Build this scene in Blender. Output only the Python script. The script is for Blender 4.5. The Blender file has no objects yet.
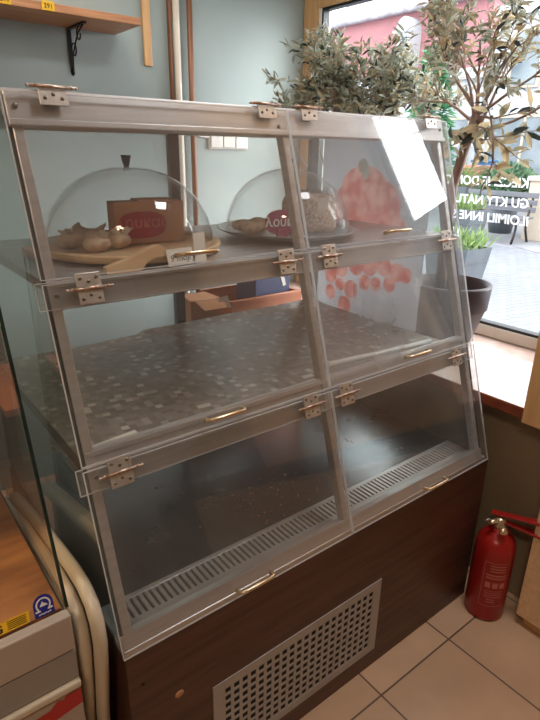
import bpy, bmesh, math, random
from mathutils import Vector, Matrix, Euler
random.seed(11)
PI = math.pi
S = bpy.context.scene
COL = S.collection
S.view_settings.view_transform = 'Standard'
S.view_settings.look = 'None'
S.view_settings.exposure = 0.0
S.cycles.transparent_max_bounces = 40
S.cycles.max_bounces = 10
S.cycles.glossy_bounces = 5
S.cycles.sample_clamp_indirect = 6.0

def lin(c):
    c /= 255.0
    return c / 12.92 if c <= 0.04045 else ((c + 0.055) / 1.055) ** 2.4
def rgb(r, g, b): return (lin(r), lin(g), lin(b), 1.0)

# ------------------------------------------------------------------ materials
def new_mat(name):
    m = bpy.data.materials.new(name); m.use_nodes = True
    nt = m.node_tree; nt.nodes.clear()
    out = nt.nodes.new('ShaderNodeOutputMaterial')
    return m, nt, out
def N(nt, typ, **kw):
    n = nt.nodes.new(typ)
    for k, v in kw.items():
        if k.startswith('i_'):
            n.inputs[k[2:].replace('_', ' ')].default_value = v
        else: setattr(n, k, v)
    return n
def pbr(name, col, rough=0.5, metal=0.0, col2=None, scale=8.0, stretch=(1, 1, 1), spec=0.5, bump=0.0, detail=4.0,
        contrast=(0.35, 0.65), emit=None, emit_s=0.0, rough_var=0.0):
    m, nt, out = new_mat(name)
    b = N(nt, 'ShaderNodeBsdfPrincipled')
    b.inputs['Base Color'].default_value = col; b.inputs['Roughness'].default_value = rough
    b.inputs['Metallic'].default_value = metal; b.inputs['Specular IOR Level'].default_value = spec
    if emit: b.inputs['Emission Color'].default_value = emit; b.inputs['Emission Strength'].default_value = emit_s
    tc = N(nt, 'ShaderNodeTexCoord'); mp = N(nt, 'ShaderNodeMapping'); mp.inputs['Scale'].default_value = stretch
    nz = N(nt, 'ShaderNodeTexNoise'); nz.inputs['Scale'].default_value = scale; nz.inputs['Detail'].default_value = detail
    nt.links.new(tc.outputs['Object'], mp.inputs['Vector']); nt.links.new(mp.outputs['Vector'], nz.inputs['Vector'])
    if col2:
        r = N(nt, 'ShaderNodeValToRGB'); r.color_ramp.elements[0].position = contrast[0]; r.color_ramp.elements[1].position = contrast[1]
        r.color_ramp.elements[0].color = col; r.color_ramp.elements[1].color = col2
        nt.links.new(nz.outputs['Fac'], r.inputs['Fac']); nt.links.new(r.outputs['Color'], b.inputs['Base Color'])
    if bump:
        bp = N(nt, 'ShaderNodeBump'); bp.inputs['Strength'].default_value = bump; bp.inputs['Distance'].default_value = 0.01
        nt.links.new(nz.outputs['Fac'], bp.inputs['Height']); nt.links.new(bp.outputs['Normal'], b.inputs['Normal'])
    if rough_var:
        mr = N(nt, 'ShaderNodeMapRange'); mr.inputs['To Min'].default_value = max(0.02, rough - rough_var); mr.inputs['To Max'].default_value = rough + rough_var
        nt.links.new(nz.outputs['Fac'], mr.inputs['Value']); nt.links.new(mr.outputs['Result'], b.inputs['Roughness'])
    nt.links.new(b.outputs['BSDF'], out.inputs['Surface'])
    return m
def glass_mat(name, tint=(1, 1, 1, 1), ior=1.5, haze=0.03, hazecol=(0.8, 0.82, 0.85, 1), rough=0.015, gain=1.0, patchy=True, translucent=0.5):
    """clear sheet: Fresnel mirror over plain transmission, with a thin diffuse haze for dust and glare"""
    m, nt, out = new_mat(name)
    tr = N(nt, 'ShaderNodeBsdfTransparent'); tr.inputs['Color'].default_value = tint
    gl = N(nt, 'ShaderNodeBsdfGlossy'); gl.inputs['Roughness'].default_value = rough; gl.inputs['Color'].default_value = (1, 1, 1, 1)
    geo = N(nt, 'ShaderNodeNewGeometry')
    iorn = N(nt, 'ShaderNodeMapRange'); iorn.inputs['To Min'].default_value = ior; iorn.inputs['To Max'].default_value = 1.0 / ior
    nt.links.new(geo.outputs['Backfacing'], iorn.inputs['Value'])
    fr = N(nt, 'ShaderNodeFresnel'); nt.links.new(iorn.outputs['Result'], fr.inputs['IOR'])
    mul = N(nt, 'ShaderNodeMath', operation='MULTIPLY', use_clamp=True); mul.inputs[1].default_value = gain
    nt.links.new(fr.outputs['Fac'], mul.inputs[0])
    mx = N(nt, 'ShaderNodeMixShader')
    nt.links.new(mul.outputs['Value'], mx.inputs['Fac']); nt.links.new(tr.outputs['BSDF'], mx.inputs[1]); nt.links.new(gl.outputs['BSDF'], mx.inputs[2])
    last = mx
    if haze > 0:
        di = N(nt, 'ShaderNodeBsdfDiffuse'); di.inputs['Color'].default_value = hazecol
        tl = N(nt, 'ShaderNodeBsdfTranslucent'); tl.inputs['Color'].default_value = hazecol
        dm = N(nt, 'ShaderNodeMixShader'); dm.inputs['Fac'].default_value = translucent
        nt.links.new(di.outputs['BSDF'], dm.inputs[1]); nt.links.new(tl.outputs['BSDF'], dm.inputs[2])
        m2 = N(nt, 'ShaderNodeMixShader')
        if patchy:
            tc = N(nt, 'ShaderNodeTexCoord'); nz = N(nt, 'ShaderNodeTexNoise'); nz.inputs['Scale'].default_value = 5.0; nz.inputs['Detail'].default_value = 6
            mr = N(nt, 'ShaderNodeMapRange'); mr.inputs['From Min'].default_value = 0.3; mr.inputs['From Max'].default_value = 0.75
            mr.inputs['To Min'].default_value = haze * 0.5; mr.inputs['To Max'].default_value = haze * 1.7
            nt.links.new(tc.outputs['Object'], nz.inputs['Vector']); nt.links.new(nz.outputs['Fac'], mr.inputs['Value']); nt.links.new(mr.outputs['Result'], m2.inputs['Fac'])
        else: m2.inputs['Fac'].default_value = haze
        nt.links.new(mx.outputs['Shader'], m2.inputs[1]); nt.links.new(dm.outputs['Shader'], m2.inputs[2]); last = m2
    nt.links.new(last.outputs['Shader'], out.inputs['Surface'])
    return m
def leaf_mat(name, c1, c2, trans=0.5, scale=12.0, pos=(0.4, 0.6)):
    m, nt, out = new_mat(name)
    tc = N(nt, 'ShaderNodeTexCoord'); nz = N(nt, 'ShaderNodeTexNoise'); nz.inputs['Scale'].default_value = scale
    r = N(nt, 'ShaderNodeValToRGB'); r.color_ramp.elements[0].position = pos[0]; r.color_ramp.elements[1].position = pos[1]
    r.color_ramp.elements[0].color = c1; r.color_ramp.elements[1].color = c2
    nt.links.new(tc.outputs['Object'], nz.inputs['Vector']); nt.links.new(nz.outputs['Fac'], r.inputs['Fac'])
    b = N(nt, 'ShaderNodeBsdfPrincipled'); b.inputs['Roughness'].default_value = 0.5
    t = N(nt, 'ShaderNodeBsdfTranslucent'); mx = N(nt, 'ShaderNodeMixShader'); mx.inputs['Fac'].default_value = trans
    nt.links.new(r.outputs['Color'], b.inputs['Base Color']); nt.links.new(r.outputs['Color'], t.inputs['Color'])
    nt.links.new(b.outputs['BSDF'], mx.inputs[1]); nt.links.new(t.outputs['BSDF'], mx.inputs[2]); nt.links.new(mx.outputs['Shader'], out.inputs['Surface'])
    return m
def brick_mat(name, c1, c2, cm, bw, bh, mortar, offset=0.0, loc=(0, 0, 0), rot=(0, 0, 0), rough=0.5, noise=0.25, spec=0.5, bump=0.2):
    m, nt, out = new_mat(name)
    b = N(nt, 'ShaderNodeBsdfPrincipled'); b.inputs['Roughness'].default_value = rough; b.inputs['Specular IOR Level'].default_value = spec
    tc = N(nt, 'ShaderNodeTexCoord'); mp = N(nt, 'ShaderNodeMapping'); mp.inputs['Location'].default_value = loc; mp.inputs['Rotation'].default_value = rot
    br = N(nt, 'ShaderNodeTexBrick'); br.offset = offset; br.inputs['Scale'].default_value = 1.0
    br.inputs['Color1'].default_value = c1; br.inputs['Color2'].default_value = c2; br.inputs['Mortar'].default_value = cm
    br.inputs['Brick Width'].default_value = bw; br.inputs['Row Height'].default_value = bh; br.inputs['Mortar Size'].default_value = mortar
    br.inputs['Mortar Smooth'].default_value = 0.2
    nt.links.new(tc.outputs['Object'], mp.inputs['Vector']); nt.links.new(mp.outputs['Vector'], br.inputs['Vector'])
    nz = N(nt, 'ShaderNodeTexNoise'); nz.inputs['Scale'].default_value = 6.0; nz.inputs['Detail'].default_value = 8
    nt.links.new(tc.outputs['Object'], nz.inputs['Vector'])
    mr = N(nt, 'ShaderNodeMapRange'); mr.inputs['To Min'].default_value = 1 - noise; mr.inputs['To Max'].default_value = 1 + noise
    nt.links.new(nz.outputs['Fac'], mr.inputs['Value'])
    ml = N(nt, 'ShaderNodeVectorMath', operation='SCALE'); nt.links.new(br.outputs['Color'], ml.inputs[0]); nt.links.new(mr.outputs['Result'], ml.inputs['Scale'])
    nt.links.new(ml.outputs['Vector'], b.inputs['Base Color'])
    bp = N(nt, 'ShaderNodeBump', invert=True); bp.inputs['Strength'].default_value = bump; bp.inputs['Distance'].default_value = 0.004
    nt.links.new(br.outputs['Fac'], bp.inputs['Height']); nt.links.new(bp.outputs['Normal'], b.inputs['Normal'])
    nt.links.new(b.outputs['BSDF'], out.inputs['Surface'])
    return m
def mosaic_mat(name, cell=0.0165):
    m, nt, out = new_mat(name)
    b = N(nt, 'ShaderNodeBsdfPrincipled'); b.inputs['Roughness'].default_value = 0.3
    tc = N(nt, 'ShaderNodeTexCoord')
    nzw = N(nt, 'ShaderNodeTexNoise'); nzw.inputs['Scale'].default_value = 3
    mp = N(nt, 'ShaderNodeMapping'); mp.inputs['Scale'].default_value = (1 / cell, 1 / cell, 0); mp.inputs['Rotation'].default_value = (0, 0, 0.12)
    fl = N(nt, 'ShaderNodeVectorMath', operation='FLOOR'); wn = N(nt, 'ShaderNodeTexWhiteNoise', noise_dimensions='2D')
    r = N(nt, 'ShaderNodeValToRGB'); r.color_ramp.interpolation = 'CONSTANT'
    el = r.color_ramp.elements; el[0].position = 0; el[0].color = rgb(124, 112, 101); el[1].position = 0.3; el[1].color = rgb(134, 122, 112)
    for p, c in ((0.55, rgb(116, 103, 92)), (0.76, rgb(142, 131, 121)), (0.88, rgb(162, 151, 141)), (0.95, rgb(194, 184, 174))):
        e = el.new(p); e.color = c
    nt.links.new(tc.outputs['Object'], mp.inputs['Vector']); nt.links.new(mp.outputs['Vector'], fl.inputs[0]); nt.links.new(fl.outputs['Vector'], wn.inputs['Vector'])
    nt.links.new(wn.outputs['Value'], r.inputs['Fac']); nt.links.new(r.outputs['Color'], b.inputs['Base Color'])
    nt.links.new(b.outputs['BSDF'], out.inputs['Surface'])
    return m

M = dict(
    teal=pbr('teal paint', rgb(152, 164, 161), 0.6, col2=rgb(159, 170, 166), scale=3, bump=0.03),
    dark_wall=pbr('brown plaster', rgb(140, 124, 102), 0.7, col2=rgb(150, 133, 110), scale=4),  # even brown tone for the lower and near right wall
    beige=pbr('beige plaster', rgb(150, 140, 124), 0.75, col2=rgb(158, 147, 131), scale=3),
    ceiling=pbr('ceiling paint', rgb(205, 200, 190), 0.8, col2=rgb(212, 207, 198), scale=2),
    floor=brick_mat('floor tiles', rgb(192, 156, 126), rgb(184, 148, 118), rgb(96, 76, 62), 0.32, 0.32, 0.003, loc=(-1.275 + 0.32 * 10, -0.675 + 0.32 * 10, 0), rough=0.35, noise=0.22),
    steel=pbr('brushed steel', rgb(202, 198, 196), 0.36, 0.6, col2=rgb(188, 183, 180), scale=12, stretch=(0.3, 6, 6), rough_var=0.08),
    steel_dark=pbr('dark steel', rgb(108, 107, 109), 0.24, 0.75, col2=rgb(124, 122, 123), scale=5, rough_var=0.1),
    zinc=pbr('zinc plate', rgb(205, 198, 190), 0.35, 0.6, col2=rgb(190, 180, 170), scale=60),
    copper=pbr('tarnished pin', rgb(168, 120, 92), 0.35, 0.8, col2=rgb(205, 195, 185), scale=90),
    brass=pbr('brass handle', rgb(206, 172, 128), 0.28, 0.75, col2=rgb(222, 205, 178), scale=40),
    screw=pbr('screw', rgb(150, 142, 132), 0.3, 0.9, col2=rgb(120, 112, 104), scale=60),
    void=pbr('dark gap', rgb(16, 14, 13), 0.8, col2=rgb(20, 18, 16), scale=9),
    walnut=pbr('walnut laminate', rgb(70, 44, 36), 0.38, col2=rgb(92, 60, 48), scale=7, stretch=(0.6, 5, 7), detail=8, spec=0.4),
    grille=pbr('grey painted metal', rgb(174, 168, 164), 0.45, 0.2, col2=rgb(166, 160, 156), scale=20),
    mosaic=mosaic_mat('mosaic liner'),
    edge_dark=pbr('green glass edge', rgb(24, 38, 33), 0.15, col2=rgb(40, 58, 50), scale=12),
    
    wood_light=pbr('pine', rgb(230, 196, 154), 0.5, col2=rgb(218, 180, 138), scale=6, stretch=(1, 12, 12), detail=6),
    wood_frame=pbr('varnished window wood', rgb(216, 172, 120), 0.42, col2=rgb(202, 156, 106), scale=6, stretch=(10, 10, 0.8), detail=6),
    wood_shelf=pbr('orange pine shelf', rgb(196, 142, 98), 0.45, col2=rgb(172, 116, 76), scale=7, stretch=(0.8, 14, 14), detail=6),
    iron=pbr('wrought iron', rgb(34, 32, 33), 0.5, 0.6, col2=rgb(46, 42, 42), scale=40),
    yellow=pbr('yellow card', rgb(240, 190, 30), 0.6, col2=rgb(232, 180, 24), scale=10),
    white=pbr('white plastic', rgb(226, 224, 218), 0.35, col2=rgb(218, 215, 208), scale=6),
    cream=pbr('white gasket frame', rgb(226, 220, 206), 0.5, col2=rgb(214, 206, 190), scale=6),
    black=pbr('black rubber', rgb(30, 30, 32), 0.5, col2=rgb(36, 36, 38), scale=20),
    pipe_white=pbr('white pipe paint', rgb(232, 224, 210), 0.4, col2=rgb(222, 212, 196), scale=9),
    pipe_brown=pbr('copper pipe', rgb(150, 104, 78), 0.4, 0.3, col2=rgb(128, 86, 64), scale=12, stretch=(1, 1, 0.3)),
    red=pbr('red enamel', rgb(156, 28, 23), 0.3, col2=rgb(144, 24, 20), scale=5),
    label_ink=pbr('label ink', rgb(196, 116, 106), 0.5, col2=rgb(180, 102, 94), scale=30),
    ink=pbr('black ink', rgb(34, 28, 26), 0.6, col2=rgb(40, 34, 30), scale=30),
    sill_top=pbr('glare-pale sill top', rgb(222, 184, 170), 0.2, col2=rgb(240, 218, 210), scale=10, detail=8, spec=0.7, rough_var=0.08),  # sky glare on the reddish slab is put into this pale colour
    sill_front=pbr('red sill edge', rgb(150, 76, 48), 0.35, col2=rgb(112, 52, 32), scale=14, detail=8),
    pot=pbr('plum pot', rgb(56, 44, 48), 0.5, col2=rgb(60, 46, 49), scale=5),
    soil=pbr('soil', rgb(30, 25, 22), 0.95, col2=rgb(50, 40, 34), scale=60, bump=0.6),
    pot_grey=pbr('slate planter', rgb(66, 72, 78), 0.5, col2=rgb(76, 82, 88), scale=5),
    bark=pbr('olive bark', rgb(124, 100, 88), 0.8, col2=rgb(150, 126, 112), scale=40, stretch=(1, 1, 0.25), bump=0.4),
    twig=pbr('olive twig', rgb(168, 142, 130), 0.8, col2=rgb(146, 120, 108), scale=30),
    leaf_grey=leaf_mat('silver olive leaf', rgb(156, 160, 140), rgb(198, 200, 184), 0.5),
    leaf_olive=leaf_mat('olive leaf', rgb(196, 174, 138), rgb(156, 150, 122), 0.55),
    leaf_dark=leaf_mat('dark olive leaf', rgb(48, 58, 54), rgb(70, 80, 72), 0.15),
    leaf_green=leaf_mat('conifer green', rgb(64, 126, 84), rgb(110, 170, 126), 0.4, 3),
    grass=leaf_mat('grass blade', rgb(98, 126, 72), rgb(138, 158, 98), 0.35, 14),
    bush=pbr('clipped bush', rgb(52, 82, 56), 0.7, col2=rgb(84, 116, 82), scale=18),
    pave=brick_mat('street pavers', rgb(116, 119, 125), rgb(106, 109, 116), rgb(74, 77, 84), 0.20, 0.10, 0.006, 0.5, rough=0.6, noise=0.12, rot=(0, 0, 0.25)),
    slabs=brick_mat('pavement slabs', rgb(132, 134, 139), rgb(127, 129, 134), rgb(106, 109, 115), 0.8, 0.8, 0.006, 0.5, rough=0.6, noise=0.08),
    pink=pbr('pink render', rgb(152, 102, 106), 0.8, col2=rgb(145, 96, 100), scale=2),
    roof=pbr('pale pink roof', rgb(160, 136, 144), 0.7, col2=rgb(152, 128, 136), scale=2, stretch=(1, 6, 1)),
    gutter=pbr('grey gutter', rgb(104, 100, 108), 0.5, col2=rgb(140, 136, 142), scale=4),
    white_wall=pbr('white facade', rgb(172, 174, 178), 0.8, col2=rgb(162, 165, 170), scale=1.2),
    cream_wall=pbr('cream render', rgb(184, 172, 156), 0.8, col2=rgb(176, 163, 148), scale=2),
    shop_glass=pbr('shop window pane', rgb(96, 106, 114), 0.15, col2=rgb(140, 150, 156), scale=0.9),
    brick_red=pbr('red brick parapet', rgb(190, 128, 112), 0.8, col2=rgb(170, 106, 92), scale=8),
    blue_box=pbr('blue paint', rgb(70, 104, 140), 0.6, col2=rgb(84, 118, 152), scale=4),
    bench=pbr('bench slats', rgb(84, 86, 92), 0.6, col2=rgb(98, 100, 106), scale=10, stretch=(1, 0.2, 4)),
    cardboard=pbr('kraft cardboard', rgb(190, 138, 100), 0.7, col2=rgb(176, 124, 88), scale=5),
    sticker_red=pbr('crimson label', rgb(170, 30, 56), 0.5, col2=rgb(156, 24, 48), scale=5),
    sticker_purple=pbr('purple label', rgb(150, 44, 92), 0.5, col2=rgb(140, 38, 84), scale=5),
    sticker_blue=pbr('blue sticker', rgb(36, 40, 140), 0.4, col2=rgb(30, 34, 128), scale=5),
    crumb=pbr('crumb coated cake', rgb(232, 214, 194), 0.8, col2=rgb(186, 156, 132), scale=130, bump=0.7, contrast=(0.35, 0.6)),
    choc=pbr('chocolate shavings', rgb(48, 32, 30), 0.5, col2=rgb(70, 48, 44), scale=40),
    wrapped=pbr('wrapped sponge cake', rgb(220, 196, 170), 0.4, col2=rgb(176, 140, 112), scale=26, contrast=(0.4, 0.6), bump=0.3),
    paper=pbr('white paper', rgb(232, 226, 216), 0.7, col2=rgb(224, 216, 204), scale=6),
    tin=pbr('pewter tray', rgb(170, 168, 168), 0.3, 0.6, col2=rgb(156, 154, 154), scale=6),
    orange_wood=pbr('orange lacquered wood', rgb(190, 118, 84), 0.45, col2=rgb(172, 100, 70), scale=7, stretch=(0.5, 8, 8)),
    amber_wood=pbr('amber bent wood', rgb(190, 124, 62), 0.35, col2=rgb(160, 98, 46), scale=7, stretch=(4, 1, 1)),
    deck=pbr('oak deck', rgb(170, 114, 64), 0.35, col2=rgb(134, 84, 46), scale=5, stretch=(1, 6, 1), detail=8),
    brown_dark=pbr('dark cabinet interior', rgb(70, 50, 38), 0.6, col2=rgb(84, 60, 44), scale=4),
    blue_carton=pbr('navy carton', rgb(44, 62, 98), 0.5, col2=rgb(52, 72, 108), scale=5),
    counter_grey=pbr('taupe enamel', rgb(176, 162, 150), 0.4, col2=rgb(170, 156, 144), scale=3),
    counter_grey2=pbr('grey enamel', rgb(148, 140, 134), 0.4, col2=rgb(142, 134, 128), scale=3),
    stripe_red=pbr('red stripe', rgb(186, 40, 36), 0.4, col2=rgb(176, 34, 32), scale=5),
    endcap=pbr('ivory moulded plastic', rgb(206, 192, 170), 0.3, col2=rgb(196, 182, 160), scale=4),
    bag=leaf_mat('pale printed sheet', rgb(172, 168, 174), rgb(160, 155, 162), 0.5, 4), letter=leaf_mat('white vinyl lettering', rgb(240, 240, 240), rgb(232, 232, 232), 0.75, 4),
    fruit=leaf_mat('printed tomato red', rgb(172, 76, 70), rgb(196, 134, 126), 0.5, 26, (0.4, 0.62)),
    fruit_dark=leaf_mat('printed stem', rgb(120, 112, 108), rgb(136, 128, 122), 0.6, 12),
    film=pbr('grey window film', rgb(150, 154, 160), 0.7, col2=rgb(140, 144, 150), scale=3),
)
G = dict(
    edge=glass_mat('polished acrylic edge', (0.85, 0.85, 0.85, 1), haze=0.5, hazecol=(0.92, 0.92, 0.92, 1), rough=0.15, patchy=False),
    pane=glass_mat('acrylic flap', (0.97, 0.97, 0.965, 1), haze=0.055, hazecol=(0.8, 0.8, 0.82, 1), rough=0.02, gain=1.15, translucent=0.72),
    pane_hazy=glass_mat('hazy acrylic flap', (0.97, 0.97, 0.97, 1), haze=0.2, hazecol=(0.9, 0.91, 0.94, 1), rough=0.02, gain=1.15, translucent=0.72),  # dust haze made stronger to paint the glare over the right-hand panes
    side=glass_mat('side glass', (0.88, 0.93, 0.91, 1), haze=0.02, rough=0.01),
    window=glass_mat('window glass', (0.97, 0.98, 0.98, 1), haze=0.0, gain=0.8),
    dome=glass_mat('dome glass', (0.95, 0.955, 0.955, 1), haze=0.02, gain=1.2, rough=0.01, patchy=False),
    counter=glass_mat('counter glass', (0.93, 0.93, 0.91, 1), haze=0.012, rough=0.01),
)

# ------------------------------------------------------------------ mesh builder
class MB:
    def __init__(s): s.v = []; s.f = []; s.m = []; s.mats = []; s.sm = []
    def mi(s, mat):
        if mat is None: return 0
        if mat not in s.mats: s.mats.append(mat)
        return s.mats.index(mat)
    def face(s, pts, mat=None, smooth=False):
        b = len(s.v); s.v += [tuple(p) for p in pts]; s.f.append(tuple(range(b, b + len(pts)))); s.m.append(s.mi(mat)); s.sm.append(smooth)
    def grid(s, rows, mat=None, smooth=True, closed=False):
        b = len(s.v); n = len(rows[0]); k = s.mi(mat)
        for r in rows: s.v += [tuple(p) for p in r]
        for i in range(len(rows) - 1):
            for j in range(n if closed else n - 1):
                j2 = (j + 1) % n
                s.f.append((b + i * n + j, b + i * n + j2, b + (i + 1) * n + j2, b + (i + 1) * n + j)); s.m.append(k); s.sm.append(smooth)
        return b
    def obox(s, c, ax, ay, az, hx, hy, hz, mat=None, bev=0.0):
        c, ax, ay, az = (Vector(q) for q in (c, ax, ay, az))
        bm = bmesh.new(); bmesh.ops.create_cube(bm, size=2.0)
        for v in bm.verts: v.co = Vector((v.co.x * hx, v.co.y * hy, v.co.z * hz))
        if bev: bmesh.ops.bevel(bm, geom=bm.edges[:], offset=min(bev, hx * .9, hy * .9, hz * .9), segments=2, affect='EDGES', profile=0.5)
        b = len(s.v); bm.verts.index_update(); k = s.mi(mat)
        flip = ax.cross(ay).dot(az) < 0
        for v in bm.verts: s.v.append(tuple(c + ax * v.co.x + ay * v.co.y + az * v.co.z))
        for f in bm.faces:
            ids = [b + v.index for v in f.verts]
            s.f.append(tuple(reversed(ids)) if flip else tuple(ids)); s.m.append(k); s.sm.append(False)
        bm.free()
    def box(s, x0, x1, y0, y1, z0, z1, mat=None, bev=0.0):
        s.obox(((x0 + x1) / 2, (y0 + y1) / 2, (z0 + z1) / 2), (1, 0, 0), (0, 1, 0), (0, 0, 1), abs(x1 - x0) / 2, abs(y1 - y0) / 2, abs(z1 - z0) / 2, mat, bev)
    def tube(s, pts, rad, n=10, mat=None, cap=True):
        pts = [Vector(p) for p in pts]
        if not hasattr(rad, '__len__'): rad = [rad] * len(pts)
        rows = []; up = None
        for i, p in enumerate(pts):
            t = (pts[min(i + 1, len(pts) - 1)] - pts[max(i - 1, 0)]).normalized()
            if up is None:
                up = Vector((0, 0, 1)) if abs(t.z) < .9 else Vector((1, 0, 0))
            a = (up - t * up.dot(t)).normalized(); up = a; b = t.cross(a)
            rows.append([p + (a * math.cos(q) + b * math.sin(q)) * rad[i] for q in (2 * PI * j / n for j in range(n))])
        k = s.grid(rows, mat, True, True)
        if cap:
            s.f.append(tuple(reversed(range(k, k + n)))); s.m.append(s.mi(mat)); s.sm.append(False)
            e = k + (len(rows) - 1) * n; s.f.append(tuple(range(e, e + n))); s.m.append(s.mi(mat)); s.sm.append(False)
    def lathe(s, prof, c, n=32, mat=None, sx=1.0, sy=1.0, a0=0.0, a1=2 * PI):
        full = abs(a1 - a0 - 2 * PI) < 1e-6; k = n if full else n + 1
        rows = [[(c[0] + r * math.cos(a0 + (a1 - a0) * j / n) * sx, c[1] + r * math.sin(a0 + (a1 - a0) * j / n) * sy, c[2] + z) for j in range(k)] for r, z in prof]
        s.grid(rows, mat, True, full)
    def ball(s, c, r, mat=None, n=10, sq=(1, 1, 1)):
        prof = [(max(1e-5, math.sin(PI * i / n)) * r, -math.cos(PI * i / n) * r * sq[2]) for i in range(n + 1)]
        s.lathe(prof, c, 2 * n, mat, sq[0], sq[1])
    def leaf(s, p, d, nrm, L, W, mat):
        d = d.normalized(); sd = d.cross(nrm)
        if sd.length < 1e-4: sd = d.orthogonal()
        sd.normalize(); n2 = sd.cross(d)
        a = p; t = p + d * L - n2 * L * .12
        l1, l2 = p + d * L * .35 + sd * W * .5 + n2 * W * .2, p + d * L * .7 + sd * W * .42 + n2 * W * .05
        r1, r2 = p + d * L * .35 - sd * W * .5 + n2 * W * .2, p + d * L * .7 - sd * W * .42 + n2 * W * .05
        c1, c2 = p + d * L * .35, p + d * L * .7 - n2 * L * .04
        s.face((a, c1, l1), mat); s.face((c1, c2, l2, l1), mat); s.face((c2, t, l2), mat)
        s.face((a, r1, c1), mat); s.face((c1, r1, r2, c2), mat); s.face((c2, r2, t), mat)
    def build(s, name, mat=None, parent=None, mods=None, origin=None):
        me = bpy.data.meshes.new(name)
        if parent is not None:
            iw = parent.matrix_world.inverted(); vs = [tuple(iw @ Vector(v)) for v in s.v]; o0 = None
        else:
            xs = [v[0] for v in s.v]; ys = [v[1] for v in s.v]; zs = [v[2] for v in s.v]
            o0 = Vector(origin) if origin else Vector(((min(xs) + max(xs)) / 2, (min(ys) + max(ys)) / 2, min(zs)))
            vs = [(v[0] - o0.x, v[1] - o0.y, v[2] - o0.z) for v in s.v]
        me.from_pydata(vs, [], s.f)
        mats = s.mats if s.mats else []
        if mat is not None and mat not in mats: mats = ([mat] + mats) if not mats else mats
        for q in mats: me.materials.append(q)
        for p, k, sm in zip(me.polygons, s.m, s.sm): p.material_index = min(k, max(0, len(mats) - 1)); p.use_smooth = sm
        bm = bmesh.new(); bm.from_mesh(me); bmesh.ops.remove_doubles(bm, verts=bm.verts[:], dist=1e-6)
        bm.to_mesh(me); bm.free(); me.update()
        o = bpy.data.objects.new(name, me); COL.objects.link(o)
        if parent is not None:
            o.parent = parent; o.matrix_world = parent.matrix_world.copy()
        else:
            o.location = o0; o.matrix_world = Matrix.Translation(o0)
        return o
def tag(o, label=None, cat=None, group=None, kind=None):
    if label: o['label'] = label
    if cat: o['category'] = cat
    if group: o['group'] = group
    if kind: o['kind'] = kind
    return o
def thing(name, loc, label, cat, group=None):
    o = bpy.data.objects.new(name, None); COL.objects.link(o); o.empty_display_size = 0.05
    o.location = loc; o.matrix_world = Matrix.Translation(Vector(loc)); return tag(o, label, cat, group)
def struct(o): o['kind'] = 'structure'; return o
def text_mb(txt, origin, ax, ay, size, mat, shear=0.0, thick=0.0006, align='LEFT', bold=0.0):
    """lettering as real geometry: ax runs along the line, ay up the letters"""
    cu = bpy.data.curves.new('t', 'FONT'); cu.body = txt; cu.size = size; cu.shear = shear; cu.align_x = align; cu.resolution_u = 3
    cu.offset = bold; cu.extrude = thick
    ob = bpy.data.objects.new('t', cu); COL.objects.link(ob)
    dg = bpy.context.evaluated_depsgraph_get(); me = bpy.data.meshes.new_from_object(ob.evaluated_get(dg))
    ax, ay = Vector(ax), Vector(ay); az = ax.cross(ay); o = Vector(origin); mb = MB(); k = mb.mi(mat)
    for v in me.vertices: mb.v.append(tuple(o + ax * v.co.x + ay * v.co.y + az * v.co.z))
    for p in me.polygons: mb.f.append(tuple(p.vertices)); mb.m.append(k); mb.sm.append(False)
    bpy.data.objects.remove(ob); bpy.data.curves.remove(cu); bpy.data.meshes.remove(me)
    return mb
def join(a, b):
    k0 = len(a.v); a.v += b.v
    for f, m_, sm in zip(b.f, b.m, b.sm):
        a.f.append(tuple(i + k0 for i in f)); a.m.append(a.mi(b.mats[m_]) if b.mats else 0); a.sm.append(sm)

X3, Y3, Z3 = Vector((1, 0, 0)), Vector((0, 1, 0)), Vector((0, 0, 1))

# ------------------------------------------------------------------ the room
WX = 2.04      # inner face of the window frames
BY = 2.38      # back wall
m = MB(); m.box(-2.2, 1.75, -2.6, BY + .1, -0.05, 0); struct(m.build('floor', M['floor'], origin=(0, 0, 0)))
m = MB(); m.box(-2.2, 2.2, -2.6, BY + .1, 2.75, 2.85); struct(m.build('ceiling', M['ceiling']))
m = MB(); m.box(-2.2, 2.2, BY, BY + .1, 0, 2.75); struct(m.build('wall_back', M['teal']))
m = MB(); m.box(-2.3, -2.2, -2.6, BY + .1, 0, 2.75); struct(m.build('wall_left', M['beige']))
m = MB(); m.box(-2.2, 2.2, -2.7, -2.6, 0, 2.75); struct(m.build('wall_front', M['beige']))
m = MB()
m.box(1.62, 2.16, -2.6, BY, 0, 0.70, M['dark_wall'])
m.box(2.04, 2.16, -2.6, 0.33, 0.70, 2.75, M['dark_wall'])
m.box(2.04, 2.16, 0.33, BY, 2.17, 2.75, M['teal'])
struct(m.build('wall_right'))
# windowsill slab (top paled by painted sky glare, red edge)
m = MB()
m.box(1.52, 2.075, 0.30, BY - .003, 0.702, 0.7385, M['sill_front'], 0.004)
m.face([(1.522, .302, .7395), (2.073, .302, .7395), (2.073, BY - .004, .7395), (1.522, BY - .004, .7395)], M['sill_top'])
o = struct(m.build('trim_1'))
# wooden casing at the near end of the sill, low wooden jamb below it
m = MB(); m.box(1.505, 1.56, -0.6, 0.692, 0.698, 2.6, M['wood_frame'], 0.004); m.box(1.50, 1.53, -0.6, 0.60, 0.80, 2.55, M['wood_frame'], 0.004)
struct(m.build('trim_2'))
m = MB(); m.box(1.508, 1.618, -1.6, 0.586, 0.035, 0.60, M['wood_light'], 0.003); m.box(1.53, 1.618, -1.6, 0.565, 0, 0.036, M['wood_frame'])
struct(m.build('trim_3'))
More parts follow.
